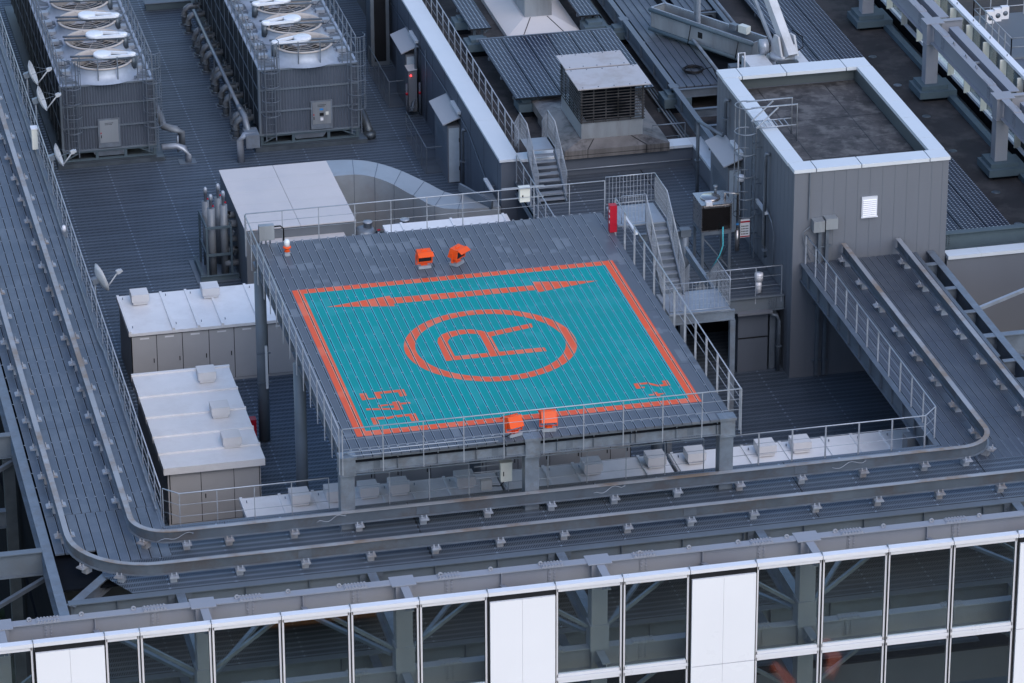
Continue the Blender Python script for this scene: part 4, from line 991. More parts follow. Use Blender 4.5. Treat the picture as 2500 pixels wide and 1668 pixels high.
for x in (30.85, 31.4): MB().cyl((x, 155.2, F0+.05), .05, 1.4, 10).build('pipe', M['wall_d'], t); MB().cyl((x, 155.2, F0+.95), .056, .12, 10).build('red_band', M['red'], t)
for nm, y0, y1 in (('stepped platform railing by the farther door', 156.4, 160.8), ('stepped platform railing by the nearer door', 148.85, 152.9)):
    t = railing('guard_railing', 'grey '+nm+' of the dark wall', [(30.35, y1, F0+.03), (30.35, y0, F0+.03), (31.4, y0, F0+.03)], 1.1, 1.1, (.5,), mat_=M['galv_d'])
    MB().box(30.3, y0, F0+.004, 31.45, y1, F0+.03).build('platform', M['gr_cat'], t)

# ================================================================== MAIN ROOF
MB().prism([(32.12, 140.6), (44.6, 140.6), (44.6, 127), (50.5, 127), (50.5, 190), (32.12, 190)], RZ-.4, RZ).build('roof', M['roof'], loc=(40, 150, RZ), kind='structure')
t = thing('roof_edge_wall', 'dark grey wall with white coping between catwalk and main roof', 'wall', (35.5, 140.5, CZ))
MB().box(32.13, 140.4, F0-.1, 39.0, 140.95, -3.26).build('wall', M['wall_d'], t)
MB().box(32.21, 140.3, -3.259, 38.2, 141.02, -3.15).box(38.21, 140.3, -3.259, 38.96, 141.02, -3.15).build('coping', M['whitecap'], t)
MB().box(39.0, 137.0, F0, 39.42, 140.96, -3.26).build('side_wall', M['wall'], t)
MB().box(38.97, 136.9, -3.259, 39.5, 138.9, -3.15).box(38.97, 138.91, -3.259, 39.5, 141.02, -3.15).build('coping', M['whitecap'], t)
MB().tube([(33.4, 140.3, -3.75), (38.9, 140.3, -3.75)], .022).build('conduit', M['galv_b'], t)
# roof railing along the grey wall
railing('guard_railing', 'guard railing on the main roof along the white coping of the grey wall', [(32.45, 175, RZ), (32.45, 141.6, RZ)], 1.1, 1.15, (.33, .66), wide=(.03, .1))
def vent_shaft(label, x0, x1, y0, y1, zb, zl, zt, caps, skirt):
    t = thing('exhaust_vent', label, 'roof vent', ((x0+x1)/2, y0, RZ))
    X0, Y0, X1, Y1, zs = skirt
    MB().frustum(X0, Y0, X1, Y1, zs, x0-.08, y0-.08, x1+.08, y1+.08, zb+.02).build('flared_skirt', M['vent'], t)
    MB().box(X0, Y0, zs-.33, X1, Y1, zs-.001).build('skirt_edge', M['vent'], t)
    sj = MB()
    for q in (.22, .78):
        xx = X0+(X1-X0)*q; sj.box(xx-.012, Y0-.006, zs-.33, xx+.012, Y0-.001, zs); sj.bar((xx, Y0+.0, zs+.01), (x0+(x1-x0)*((q-.5)*1.1+.5), y0-.08, zb+.03), .025, .02)
    sj.box(X0, Y0-.006, zs-.2, X1, Y0-.001, zs-.185)
    sj.build('seam', M['black'], t)
    MB().box(x0, y0, zb+.0, x1, y1, zl).build('shaft', M['ventbase'], t)
    MB().box(x0+.25, y0+.25, zl+.001, x1-.25, y1-.25, zt-.06).build('dark_core', M['void'], t)
    n = 12; lv = MB(); dz = (zt-.12-zl)/n
    for k in range(n):
        z = zl+.05+k*dz; e = .06
        lv._add([(x0-e, y0-e, z), (x1+e, y0-e, z), (x1+e-.03, y0-e+.03, z+.02), (x0-e+.03, y0-e+.03, z+.02)], [(0, 1, 2, 3)])
        lv._add([(x0-e, y1+e, z), (x0-e, y0-e, z), (x0-e+.03, y0-e+.03, z+.02), (x0-e+.03, y1+e-.03, z+.02)], [(0, 1, 2, 3)])
        lv._add([(x1+e, y0-e, z), (x1+e, y1+e, z), (x1+e-.03, y1+e-.03, z+.02), (x1+e-.03, y0-e+.03, z+.02)], [(0, 1, 2, 3)])
        for (a, b) in (((x0-e, y0-e), (x1+e, y0-e)), ((x0-e, y1+e), (x0-e, y0-e)), ((x1+e, y0-e), (x1+e, y1+e))): lv.bar((*a, z), (*b, z), .012, .018)
    lv.build('louver', M['soot'], t)
    ps = MB()
    for q in range(6):
        xx = x0+(x1-x0)*q/5
        if q in (0, 5): ps.box(xx-.03, y0-.03, zl, xx+.03, y0+.03, zt-.05); ps.box(xx-.03, y1-.06, zl, xx+.03, y1, zt-.05)
        else: ps.box(xx-.022, y0-.005, zl, xx+.022, y0+.025, zt-.05)
    for q in range(1, 5): yy = y0+(y1-y0)*q/5; ps.box(x0-.005, yy-.022, zl, x0+.025, yy+.022, zt-.05)
    ps.build('mullion', M['soot'], t)
    for (a, b, c, d) in caps:
        c_ = MB().box(a, b, zt-.04, c, d, zt+.0).build('cap', M['ventcap'], t)
        bt = MB()
        for i in range(5):
            for j in (0, 1): bt.cb((a+.2+(c-a-.4)*i/4, b+.12 if j == 0 else d-.12, zt+.01), (.04, .04, .02))
        bt.build('bolt', M['galv_d'], c_)
    return t
vent_shaft('large soot stained louvred exhaust vent with two pale caps', 34.71, 37.11, 140.77, 144.0, -2.75, -2.1, -.56, [(34.49, 140.4, 37.33, 142.5), (34.53, 142.64, 37.07, 144.15)], (33.92, 140.2, 38.03, 146.0, -2.95))
vent_shaft('exhaust vent on a clean pale flared skirt at the top edge of the view', 35.88, 37.03, 155.35, 158.4, -3.1, -2.2, -1.0, [(35.7, 155.1, 37.2, 156.8), (35.7, 156.9, 37.2, 158.6)], (34.88, 154.1, 37.93, 160.0, -3.4))
for o in bpy.data.objects:
    if o.parent and o.parent.type == 'EMPTY' and o.parent.get('label', '').startswith('exhaust vent on a clean') and o.name.split('.')[0] in ('flared_skirt', 'skirt_edge'): o.data.materials[0] = M['ahu']
t = thing('tilted_duct', 'small pale stained box low on the roof behind the upper stair', 'roof box', (34.3, 143.5, RZ)); MB().box(34.0, 143.3, RZ+.005, 34.45, 145.0, RZ+.5).build('box', M['vent'], t); MB().box(33.98, 143.28, RZ+.501, 34.47, 145.02, RZ+.53).build('lid', M['vent'], t)
# plinths
def plinth(x, y, label, w=.95, d=.9, h=.32, grp='blue grey plinths on the main roof'):
    t = thing('plinth', label, 'plinth', (x, y, RZ), grp)
    MB().box(x-w/2+.1, y-d/2+.1, RZ+.004, x+w/2-.1, y+d/2-.1, RZ+.25).build('foot', M['void'], t)
    MB().box(x-w/2, y-d/2, RZ+.251, x+w/2, y+d/2, RZ+.25+h).build('block', M['plinth'], t)
    MB().box(x-w/2+.18, y-d/2+.18, RZ+.251+h, x+w/2-.18, y+d/2-.18, RZ+.38+h).build('upper_step', M['plinth'], t)
    return t
def solar(label, x0, x1, y0, y1, z, n, legs=True, lift=0):
    t = thing('solar_array', label, 'solar panels', ((x0+x1)/2, y0, RZ))
    wv = (x1-x0)/n
    for k in range(n):
        o = MB().box(x0+k*wv+.022, y0, z-.045, x0+(k+1)*wv-.022, y1, z).build('solar_panel', M['solar'], t)
        MB().box(x0+k*wv+.005, y0-.012, z-.05, x0+(k+1)*wv-.005, y0-.001, z+.004).build('frame', M['black'], o)
    lg_ = MB()
    for y in [y0+.4+k*2.2 for k in range(int((y1-y0)/2.2)+1)]: lg_.box(x0, y-.05, z-.16, x1, y+.05, z-.05)
    for x in (x0+.6, x1-.6):
        for y in (y0+.5, y1-.5): lg_.box(x-.05, y-.05, RZ+.3, x+.05, y+.05, z-.161)
    lg_.bar((x0+.65, y0+.3, RZ+.6), (min(x0+1.3, x1), y0+.3, z-.12), .05, .05)
    lg_.build('support_frame', M['galv_d'], t)
    return t
solar('six strip solar array on the main roof in front of the clean exhaust vent', 33.2, 38.8, 145.42, 152.2, -2.7, 6)
solar('single strip solar array left of the clean exhaust vent at the top edge', 33.17, 34.06, 153.45, 168, -2.7, 1)
solar('single strip solar array right of the clean exhaust vent at the top edge', 37.84, 38.73, 153.95, 168, -2.7, 1)
solar('long three strip solar array behind and right of the tall block', 45.35, 48.2, 129.4, 168, -3.2, 3)
plinth(33.85, 146.0, 'plinth under the near left corner of the six strip solar array'); plinth(33.35, 153.0, 'plinth under the near end of the left single strip solar array')
plinth(33.3, 155.6, 'small plinth partly hidden behind the left single strip solar array', .8, .8)
plinth(38.45, 153.9, 'plinth under the near end of the right single strip solar array'); plinth(39.55, 145.1, 'plinth under the near end of the raised plank track', 1.1, .95, .38); plinth(39.35, 153.0, 'plinth under the raised plank track beside the six strip array', 1.0, .9)
# raised plank track for the crane
t = thing('raised_track', 'raised blue grey plank platform on steel girders beneath the crane', 'platform', (40.5, 155, RZ))
pl = MB(); lp = MB(); planks_y(pl, lp, 39.65, 41.25, 144.9, 175, -2.6, segs=[(144.9, 150), (150, 156), (156, 162), (162, 175)])
planks_y(pl, lp, 41.9, 43.3, 153.2, 175, -2.6, segs=[(153.2, 158), (158, 175)])
pl.build('plank', M['gr_side_r'], t); lp.build('plank_lip', M['galv_d'], t)
MB().box(39.7, 145, -2.8, 43.2, 175, -2.75).build('shade_plate', M['void'], t)
MB().ibeam((39.5, 137.5, -2.61), (39.5, 175, -2.61), .62, .22).stiff((39.5, 137.5, -2.61), (39.5, 175, -2.61), .62, .22, 18).build('girder', M['paint_d'], t)
MB().ibeam((41.4, 137.5, -2.61), (41.4, 153.2, -2.61), .5, .2).ibeam((43.5, 137.5, -2.61), (43.5, 175, -2.61), .5, .2).build('girder', M['galv_d'], t)
for y in (139, 140.8, 142.6, 144.75, 150.2, 153): MB().ibeam((39.62, y, -2.63), (43.4, y, -2.63), .35, .15).build('cross_beam', M['galv_d'], t)
MB().tube([(41.35, 145, -2.25), (41.35, 175, -2.25)], .07).tube([(43.45, 144.5, -2.25), (43.45, 175, -2.25)], .07).build('rail', M['galv'], t)
for y in (145.1, 153.0): MB().box(39.4, y-.12, RZ+.76, 39.62, y+.12, -3.22).box(39.3, y-.2, -2.62, 39.7, y+.2, -2.6).build('post', M['paint_d'], t)
t = thing('hose_coil', 'coil of black hose lying on the raised planks', 'hose', (40.6, 146.3, -2.6))
mb = MB(); mb.tube([(40.62+(.38+.05*math.sin(k*.9))*math.cos(k*.5), 146.4+(.36+.04*math.cos(k*1.3))*math.sin(k*.5), -2.56+.002*k) for k in range(60)], .022, 5); mb.tube([(41.0, 146.3, -2.5), (41.3, 146.0, -2.3), (41.35, 145.2, -2.6)], .02); mb.build('hose', M['cable'], t)
# gondola cradle
cr = thing('gondola_cradle', 'long galvanised window cleaning gondola cradle with dark bumpers lying across the track', 'gondola', (41.5, 148.8, -2.5))
A0 = Vector((40.15, 151.05, 0)); B0 = Vector((43.0, 146.3, 0)); dv = (B0-A0); Lc = dv.length; ang = math.atan2(dv.y, dv.x)
T0 = Matrix.Translation((A0.x, A0.y, -2.45)) @ Matrix.Rotation(ang, 4, 'Z')
def loc_mb(): mb = MB(); mb.M = T0; return mb
loc_mb().box(0, -.02, 0, Lc, .02, .9).box(0, .72, 0, Lc, .76, .9).box(-.02, -.02, 0, .02, .76, .9).box(Lc-.02, 0, 0, Lc+.02, .76, .9).box(0, 0, 0, Lc, .74, .04).build('hull', M['ventbase'], cr)
loc_mb().tube([(-.06, -.06, .86), (Lc+.06, -.06, .86)], .085, 8).tube([(-.06, -.06, .06), (Lc+.06, -.06, .06)], .09, 8).tube([(-.06, -.06, .86), (-.06, .8, .86)], .08, 8).build('bumper', M['plinth'], cr)
loc_mb().box(-.04, -.04, .93, Lc+.04, .0, .97).box(-.04, .72, .93, Lc+.04, .8, .97).box(-.04, 0, .93, .02, .76, .97).build('rim', M['galv_b'], cr)
loc_mb().box(2.2, .3, .04, 2.32, .42, 3.0).build('mast', M['galv_b'], cr)
loc_mb().box(2.0, .35, .04, 2.15, .5, 3.0).build('mast', M['galv'], cr)
loc_mb().box(4.3, .5, .9, 4.75, .75, 1.2).build('control_box', M['cream'], cr); loc_mb().box(3.85, .45, .93, 4.2, .7, 1.15).build('socket_box', M['galv'], cr)
loc_mb().box(2.6, -.025, .35, 2.85, -.021, .6).build('hatch', M['black'], cr)
for q in (2.3, 4.9): loc_mb().tube([(q, -.1, .9), (q-.15, -.14, -.05)], .02).build('strap', M['cable'], cr)
# crane
t = thing('crane', 'white hydraulic roof crane with boom reaching up past the top edge', 'crane', (43.6, 144.5, RZ))
MB().frustum(43.0, 143.6, 44.9, 145.5, -2.5, 43.3, 143.8, 44.6, 145.2, -1.6).build('pedestal', M['crane'], t)
MB().box(42.2, 143.75, -2.5, 43.1, 145.0, -1.55).build('ballast_box', M['crane'], t)
MB().lathe((43.7, 144.5, -1.6), [(.5, 0), (.5, .2), (.42, .25)], 24).build('slew_ring', M['galv_b'], t)
for q in (-.32, .32):
    mb = MB(); mb.M = Matrix.Translation((43.75+q, 144.4, -1.35)) @ Matrix.Rotation(.25, 4, 'Z')
    mb._add([(-.04, -.45, 0), (-.04, .45, 0), (-.04, .15, .75), (-.04, -.15, .75), (.04, -.45, 0), (.04, .45, 0), (.04, .15, .75), (.04, -.15, .75)], [(0, 1, 2, 3), (7, 6, 5, 4), (0, 4, 5, 1), (1, 5, 6, 2), (2, 6, 7, 3), (3, 7, 4, 0)]); mb.build('side_plate', M['crane'], t)
MB().bar((43.85, 144.1, -1.15), (42.95, 147.2, 2.6), .36, .36).build('boom', M['crane'], t)
MB().bar((43.9, 143.95, -1.35), (43.83, 144.2, -1.05), .42, .42).build('boom_heel', M['crane'], t)
MB().bar((43.5, 144.7, -1.4), (42.95, 146.5, .6), .12, .12).build('hydraulic_ram', M['galv_b'], t)
MB().box(43.3, 143.75, -1.62, 44.15, 144.0, -1.5).build('step', M['pipe_d'], t)
mb = MB(); mb.M = Matrix.Translation((43.05, 144.9, -1.2)) @ Matrix.Rotation(PI/2, 4, 'Y'); mb.lathe((0, 0, -.15), [(.3, 0), (.3, .3)], 20); mb.build('winch', M['galv_b'], t)
MB().tube([(44.1, 144.2, -1.3), (44.45, 144.2, -1.1), (44.45, 144.3, -.7), (44.1, 144.6, -.5)], .025).build('cable', M['cable'], t)
MB().tube([(41.75, 143.9, -2.5), (41.75, 143.9, -1.0), (42.0, 143.9, -1.0), (42.0, 143.9, -2.5)], .03).build('hand_rail', M['white_fr'], t)
# handrail bit by the recess
railing('guard_railing', 'short handrail on the roof edge left of the tall block', [(37.6, 141.2, RZ), (38.9, 141.2, RZ)], 1.0, .9, (.5,), mat_=M['galv'])

# ================================================================== TALL BLOCK
PX0, PX1, PY0, PY1, PZ = 38.95, 44.65, 127.0, 137.1, 1.05
t = thing('tall_block', 'tall grey panelled plant block with a wide pale parapet and flat dark roof', 'building', (41.8, 132, F0))
MB().box(PX0+.03, PY0+.03, F0-.1, PX1-.03, PY1-.03, PZ-.95).build('wall', M['wall'], t)
for a in ((PX0+.03, PY0+.03, PX1-.03, PY0+.5), (PX0+.03, PY1-.5, PX1-.03, PY1-.03), (PX0+.03, PY0+.501, PX0+.5, PY1-.501), (PX1-.5, PY0+.501, PX1-.03, PY1-.501)):
    MB().box(a[0], a[1], PZ-.949, a[2], a[3], PZ-.13).build('parapet', M['wall'], t)
for a in ((PX0+.5, PY0+.5, PX1-.5, PY0+.56), (PX0+.5, PY1-.56, PX1-.5, PY1-.5), (PX0+.5, PY0+.561, PX0+.56, PY1-.561), (PX1-.56, PY0+.561, PX1-.5, PY1-.561)): MB().box(a[0], a[1], PZ-.6, a[2], a[3], PZ-.131).build('parapet_lining', M['inner'], t)
c_ = MB(); g = .02
xs_ = [PX0-.02, 39.75, 41.4, 43.9, PX1+.02]
for a, b in zip(xs_[:-1], xs_[1:]): c_.box(a+.018, PY0-.03, PZ-.13, b-.018, PY0+.72, PZ)
xs_ = [PX0-.02, 39.7, 41.4, 43.7, PX1+.02]
for a, b in zip(xs_[:-1], xs_[1:]): c_.box(a+.018, PY1-.85, PZ-.13, b-.018, PY1+.03, PZ)
ys_ = [PY0+.74, 128.9, 130.9, 132.6, 134.3, PY1-.87]
for a, b in zip(ys_[:-1], ys_[1:]): c_.box(PX0-.02, a, PZ-.13, PX0+.55, b-g, PZ); c_.box(PX1-.55, a, PZ-.13, PX1+.02, b-g, PZ)
c_.build('coping', M['whitecap'], t)
MB().box(PX0+.5, PY0+.5, PZ-.949, PX1-.5, PY1-.5, PZ-.66).build('roof', M['roof2'], t)
sm_ = MB()
for x in (40.35, 42.9): sm_.box(x-.012, PY0+.57, PZ-.659, x+.012, PY1-.57, PZ-.655)
for y in (129.4, 133.1): sm_.box(PX0+.57, y-.01, PZ-.659, PX1-.57, y+.01, PZ-.6555)
sm_.build('roof_seam', M['black'], t)
MB().prism([(39.85, 127.75), (40.33, 127.75), (40.33, 129.3), (39.85, 129.3)], PZ-.6595, PZ-.6535).build('bleached_patch', M['patch'], t)
MB().box(PX0+.505, PY0+.6, PZ-.659, PX0+.75, PY1-.6, PZ-.6).build('gutter_kerb', M['roof2'], t)
jn = MB()
for x in (39.53, 40.0, 40.43, 40.87, 41.3, 41.75, 42.2, 42.65, 43.1, 43.55, 44.0, 44.4): jn.box(x-.0035, PY0+.022, F0, x+.006, PY0+.029, PZ-.14)
for k in range(22): jn.box(PX0+.022, PY0+.3+.45*k, F0, PX0+.029, PY0+.306+.45*k, PZ-.14)
jn.build('panel_joint', M['paint_d'], t)
lv = MB().box(41.45, 126.97, -.95, 42.02, 127.02, -.2)
o = lv.build('louver_vent', M['white'], t)
lv = MB()
for k in range(9): lv._add([(41.49, 126.965, -.9+.075*k), (41.98, 126.965, -.9+.075*k), (41.98, 126.93, -.94+.075*k), (41.49, 126.93, -.94+.075*k)], [(0, 1, 2, 3)])
lv.box(41.43, 126.92, -.98, 42.04, 126.97, -.95); lv.build('slat', M['white_fr'], o)
t = thing('conduit_boxes', 'two grey boxes with pipes running down the front of the tall block', 'conduit box', (40.1, 126.9, -1.3))
MB().box(39.62, 126.66, -1.25, 40.02, 127.02, -.83).build('box', M['ventbase'], t); MB().box(40.06, 126.66, -1.18, 40.5, 127.02, -.78).build('box', M['ventbase'], t)
for x in (39.9, 40.17): MB().box(x-.06, 126.8, F0+.1, x+.06, 126.92, -1.251).build('pipe', M['galv_d'], t)
for z in (-1.9, -4.1, -6.3): MB().box(39.75, 126.88, z-.03, 40.35, 126.98, z+.03).build('clamp', M['galv_d'], t)
MB().tube([(39.55, 126.9, -1.1), (39.3, 126.9, -1.3), (39.35, 126.9, -1.7), (39.6, 126.95, -2.4)], .015).build('cable', M['galv'], t)
MB().box(39.5, 126.95, -.85, 39.54, 127.0, .9).build('thin_conduit', M['galv_d'], t)
door_shed('pale blue door with sloping canopy on the side of the tall block', 38.97, 133.6, 136.0, CZ, -1.45, .85, 1)
downpipe('grey downpipe high on the side of the tall block above the canopy', [(38.93, 135.2, .55), (38.8, 135.2, .6), (38.8, 135.3, .45), (38.8, 135.3, -.8)], .07)
downpipe('grey downpipe on the side of the tall block nearest its front corner', [(38.93, 129.9, .5), (38.8, 129.9, .55), (38.8, 130.0, .4), (38.8, 130.0, CZ+1.05), (38.75, 129.6, CZ+.7)], .07)
downpipe('grey bent downpipe beside the pale blue door', [(38.8, 135.6, -.95), (38.3, 137.2, -.95), (38.3, 137.2, -1.15), (38.3, 137.2, CZ+.1)], .07)
t = thing('thin_conduit', 'thin looping conduit on the side of the tall block', 'conduit', (38.9, 129.5, CZ)); MB().tube([(38.9, 130.6, -1.4), (38.9, 129.4, -1.9), (38.9, 129.1, -2.3), (38.9, 129.1, CZ+.1)], .02).build('pipe', M['galv'], t)
# caged ladder
t = thing('caged_ladder', 'caged steel ladder climbing the side of the tall block', 'ladder', (38.6, 130.9, CZ))
lx, ly = 38.62, 131.3
ld = MB()
for q in (-.22, .22): ld.box(lx+.1, ly+q-.03, CZ+.02, lx+.14, ly+q+.03, PZ+.1)
for k in range(18): ld.tube([(lx+.12, ly-.22, CZ+.25+.28*k), (lx+.12, ly+.22, CZ+.25+.28*k)], .015, 4)
for z in (-3.2, -2.3, -1.1, .3): ld.box(lx+.12, ly-.24, z, 38.97, ly-.2, z+.05); ld.box(lx+.12, ly+.2, z, 38.97, ly+.24, z+.05)
ld.build('ladder', M['galv_d'], t)
cg = MB()
for z in (-2.3, -1.6, -.75, .1, .9, 1.9):
    cg.tube([(lx-.2+.4*math.cos(a), ly+.4*math.sin(a), z) for a in [PI*.3+1.4*PI*q/14 for q in range(15)]]+[(lx+.1, ly-.3, z)], .025, 5)
for a in (.6*PI, .8*PI, PI, 1.2*PI, 1.4*PI): cg.box(lx-.2+.4*math.cos(a)-.012, ly+.4*math.sin(a)-.012, -2.3, lx-.2+.4*math.cos(a)+.012, ly+.4*math.sin(a)+.012, 1.9)
cg.build('cage', M['galv'], t)
st = MB()
for q in (-.33, .33):
    st.tube([(lx-.1, ly+q, 1.9), (lx+1.6, ly+q, 1.9), (lx+1.6, ly+q, .5)], .03, 6); st.bar((lx+.1, ly+q, 1.12), (lx+.9, ly+q, 1.85), .04, .04); st.tube([(lx+.1, ly+q, 1.12), (lx+1.6, ly+q, 1.12)], .025, 5)
for k in range(6): st.tube([(lx+.3+.2*k, ly-.33, 1.12), (lx+.3+.2*k, ly+.33, 1.12)], .02, 4)
st.build('step_over', M['galv_b'], t)
t = thing('wall_lamp', 'white tube lamp on the side of the tall block behind the ladder cage', 'lamp', (38.8, 131, -2.1)); MB().bar((38.85, 131.2, -1.75), (38.85, 129.9, -1.75), .12, .1).build('tube', M['whitecap'], t); MB().bar((38.85, 130.5, -1.8), (38.97, 130.5, -1.8), .05, .05).build('bracket', M['galv'], t)
t = thing('wall_lamp', 'round white floodlight under the corner of the tall block canopy', 'lamp', (38.6, 132.6, -1.2)); MB().lathe((38.6, 132.4, -1.5), [(.05, 0), (.14, .05), (.16, .2), (.1, .26)], 14).build('head', M['white_fr'], t); MB().bar((38.6, 132.4, -1.4), (38.97, 132.4, -1.4), .04, .04).build('bracket', M['galv'], t)
t = thing('warning_sign', 'slim white sign with red edge tied to the ladder cage', 'sign', (38.2, 130.9, -2.8))
MB().box(38.15, 130.8, -3.0, 38.5, 130.83, -2.3).build('board', M['foam'], t); MB().box(38.15, 130.793, -2.42, 38.5, 130.799, -2.36).box(38.15, 130.793, -2.98, 38.5, 130.799, -2.94).build('red_band', M['red'], t)
mb = MB()
for r_ in range(4):
    for k in range(5): mb.box(38.19+.055*k, 130.793, -2.88+.1*r_, 38.225+.055*k, 130.799, -2.84+.1*r_)
mb.build('lettering', M['black'], t)

# wall and roof right of the block
t = thing('pit_wall', 'grey wall with white coping closing the back of the open pit', 'wall', (50, 126.9, -8))
MB().box(44.66, 126.9, -14, 62, 127.3, -2.85).build('wall', M['wall'], t); MB().box(44.68, 126.82, -2.849, 45.9, 127.38, -2.72).box(45.91, 126.82, -2.849, 48.4, 127.38, -2.72).box(48.41, 126.82, -2.849, 62, 127.38, -2.72).build('coping', M['whitecap'], t)
t = thing('roof_girder', 'blue grey steel girder crossing in front of the long solar array', 'steel girder', (48, 128.5, -3))
MB().ibeam((44.68, 128.3, -2.45), (62, 128.3, -2.45), .62, .3).build('girder', M['plinth'], t); MB().tube([(44.7, 128.1, -3.1), (62, 128.1, -3.02)], .05).build('conduit', M['galv_b'], t)
mb = MB()
for k in range(5):
    for q in (0, .1): mb.cb((45.1+q, 128.27, -2.6-.08*k), (.03, .04, .03))
mb.build('bolt', M['galv_d'], t)

# ================================================================== CATWALK, STAIRS, TANK
t = thing('catwalk', 'dark grating catwalk between the helipad and the main roof', 'catwalk', (35.5, 134, CZ))
MB().box(32.0, 127.8, CZ-.02, 38.95, 140.38, CZ).build('grating', M['gr_cat'], t)
MB().box(32.05, 127.9, CZ-.34, 38.9, 140.38, CZ-.28).build('shade_plate', M['void'], t)
MB().ibeam((32.0, 127.85, CZ-.022), (38.95, 127.85, CZ-.022), .55, .2).ibeam((32.1, 128, CZ-.022), (32.1, 140.3, CZ-.022), .5, .2).build('edge_beam', M['paint_d'], t)
mb = MB()
for r_ in range(6):
    for k in range(4): mb.cb((38.4+.09*k, 127.74, CZ-.12-.075*r_), (.03, .03, .03))
mb.build('bolt', M['galv_d'], t)
MB().box(36.9, 130.5, CZ-.0, 36.94, 140.3, CZ+.003).build('joint', M['black'], t)
for x in (35.3, 38.6): MB().box(x-.12, 127.95, F0, x+.12, 128.2, CZ-.58).build('post', M['galv_d'], t)
railing('guard_railing', 'guard railing at the catwalk front edge beside the white bollard', [(36.0, 127.85, CZ), (38.85, 127.85, CZ)], 1.1, .9, (.33, .66), drop=.3, postw=.03)
railing('guard_railing', 'guard railing along the left side of the catwalk, beside the foot of the roof stair', [(32.05, 140.2, CZ), (32.05, 129.5, CZ)], 1.1, 1.15, (.33, .66), wide=(.03, .08))
t = thing('plant_booth', 'narrow grey booth with a flat lid tucked under the catwalk', 'booth', (37.85, 128.3, F0))
MB().box(37.3, 127.9, F0+.005, 38.4, 128.9, -4.62).build('body', M['wall_d'], t); MB().box(37.2, 127.6, -4.619, 38.48, 128.95, -4.54).build('lid', M['wall'], t)
MB().box(37.3, 127.885, -5.65, 38.4, 127.899, -5.6).build('seam', M['black'], t)
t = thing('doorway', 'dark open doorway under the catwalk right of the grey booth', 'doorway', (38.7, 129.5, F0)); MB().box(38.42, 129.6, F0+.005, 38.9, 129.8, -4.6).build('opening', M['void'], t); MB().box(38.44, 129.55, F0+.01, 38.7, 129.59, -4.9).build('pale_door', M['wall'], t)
downpipe('bent grey pipe at the foot of the tall block under the catwalk', [(38.45, 127.9, -4.75), (38.7, 127.8, -4.8), (38.75, 127.75, -5.0), (38.75, 127.75, F0+.02)], .08)
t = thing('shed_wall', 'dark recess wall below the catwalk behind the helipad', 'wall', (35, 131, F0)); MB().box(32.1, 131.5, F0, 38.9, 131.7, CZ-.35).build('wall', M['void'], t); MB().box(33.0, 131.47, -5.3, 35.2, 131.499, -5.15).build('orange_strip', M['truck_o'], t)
t = thing('bollard_pipe', 'short thick white capped pipe by the catwalk railing', 'pipe', (38.1, 128.15, CZ))
MB().cyl((38.1, 128.15, CZ+.005), .1, .45, 20).build('stem', M['white_fr'], t); MB().cyl((38.1, 128.15, CZ+.46), .15, .28, 20).build('socket', M['white_fr'], t)
# stairs
def bars_panel(mb, a, b, h0, h1, n, r=.0065):
    a = Vector(a); b = Vector(b)
    for k in range(n+1):
        p = a.lerp(b, k/n); mb.box(p.x-r, p.y-r, p.z+h0, p.x+r, p.y+r, p.z+h1)
def mesh_guard(t_, a, b, h=1.1, n=14, r=.018):
    mb = MB()
    a, b = Vector(a), Vector(b); up = Vector((0, 0, 1))
    mb.tube([a+up*.08, a+up*h, b+up*h, b+up*.08], r, 6, closed=True); bars_panel(mb, a, b, .08, h, n)
    for q in range(1, 5): mb.tube([a+up*(.08+q*.2), b+up*(.08+q*.2)], .006, 4)
    mb.build('mesh_guard', M['galv_b'], t_)
t = thing('stair', 'steel stair with mesh guards going down from the helipad to a small landing', 'stair', (33.75, 125, -1.75))
x0, x1 = 33.42, 34.08
MB().box(32.4, 126.0, -.05, x1, 127.75, 0).build('top_platform', M['stair'], t)
tr = MB()
for k in range(1, 10): tr.box(x0, 126.0-.235*k, -.175*k-.04, x1, 126.0-.235*k+.26, -.175*k)
tr.build('tread', M['stair'], t)
rs = MB()
for k in range(1, 11): rs.box(x0, 126.0-.235*(k-1)-.006, -.175*k, x1, 126.0-.235*(k-1)-.001, -.175*(k-1)-.041)
rs.build('riser', M['galv_d'], t)
for x in (x0-.03, x1+.03): MB().bar((x, 126.05, -.08), (x, 123.7, -1.83), .04, .25).build('stringer', M['galv'], t)
g = MB(); mesh_guard(t, (32.38, 127.78, 0), (x1+.06, 127.78, 0), 1.1, 14); mesh_guard(t, (x1+.06, 127.72, 0), (x1+.06, 126.1, 0), 1.1, 14)
mesh_guard(t, (32.5, 126.0, 0), (33.35, 126.0, 0), 1.1, 7)
for i, x in enumerate((x0-.05, x1+.06)):
    for k in range(3): mesh_guard(t, (x, 126.05-.78*k, -.03-.58*k), (x, 126.05-.78*(k+1), -.03-.58*(k+1)), 1.1, 8)

MB().box(33.2, 122.15, -1.8, 35.35, 123.9, -1.75).build('landing', M['stair'], t)
MB().ibeam((33.1, 122.2, -1.81), (35.5, 122.2, -1.81), .35, .15).ibeam((35.3, 122.3, -1.81), (35.3, 127.8, -1.81), .3, .12).build('landing_beam', M['galv'], t)
for x in (33.25, 35.42): MB().box(x-.09, 122.1, F0, x+.09, 122.3, -2.17).build('post', M['galv'], t)
g = MB(); mesh_guard(t, (33.2, 122.15, -1.75), (35.3, 122.15, -1.75), 1.1, 16); mesh_guard(t, (35.33, 122.2, -1.75), (35.33, 123.85, -1.75), 1.1, 10)

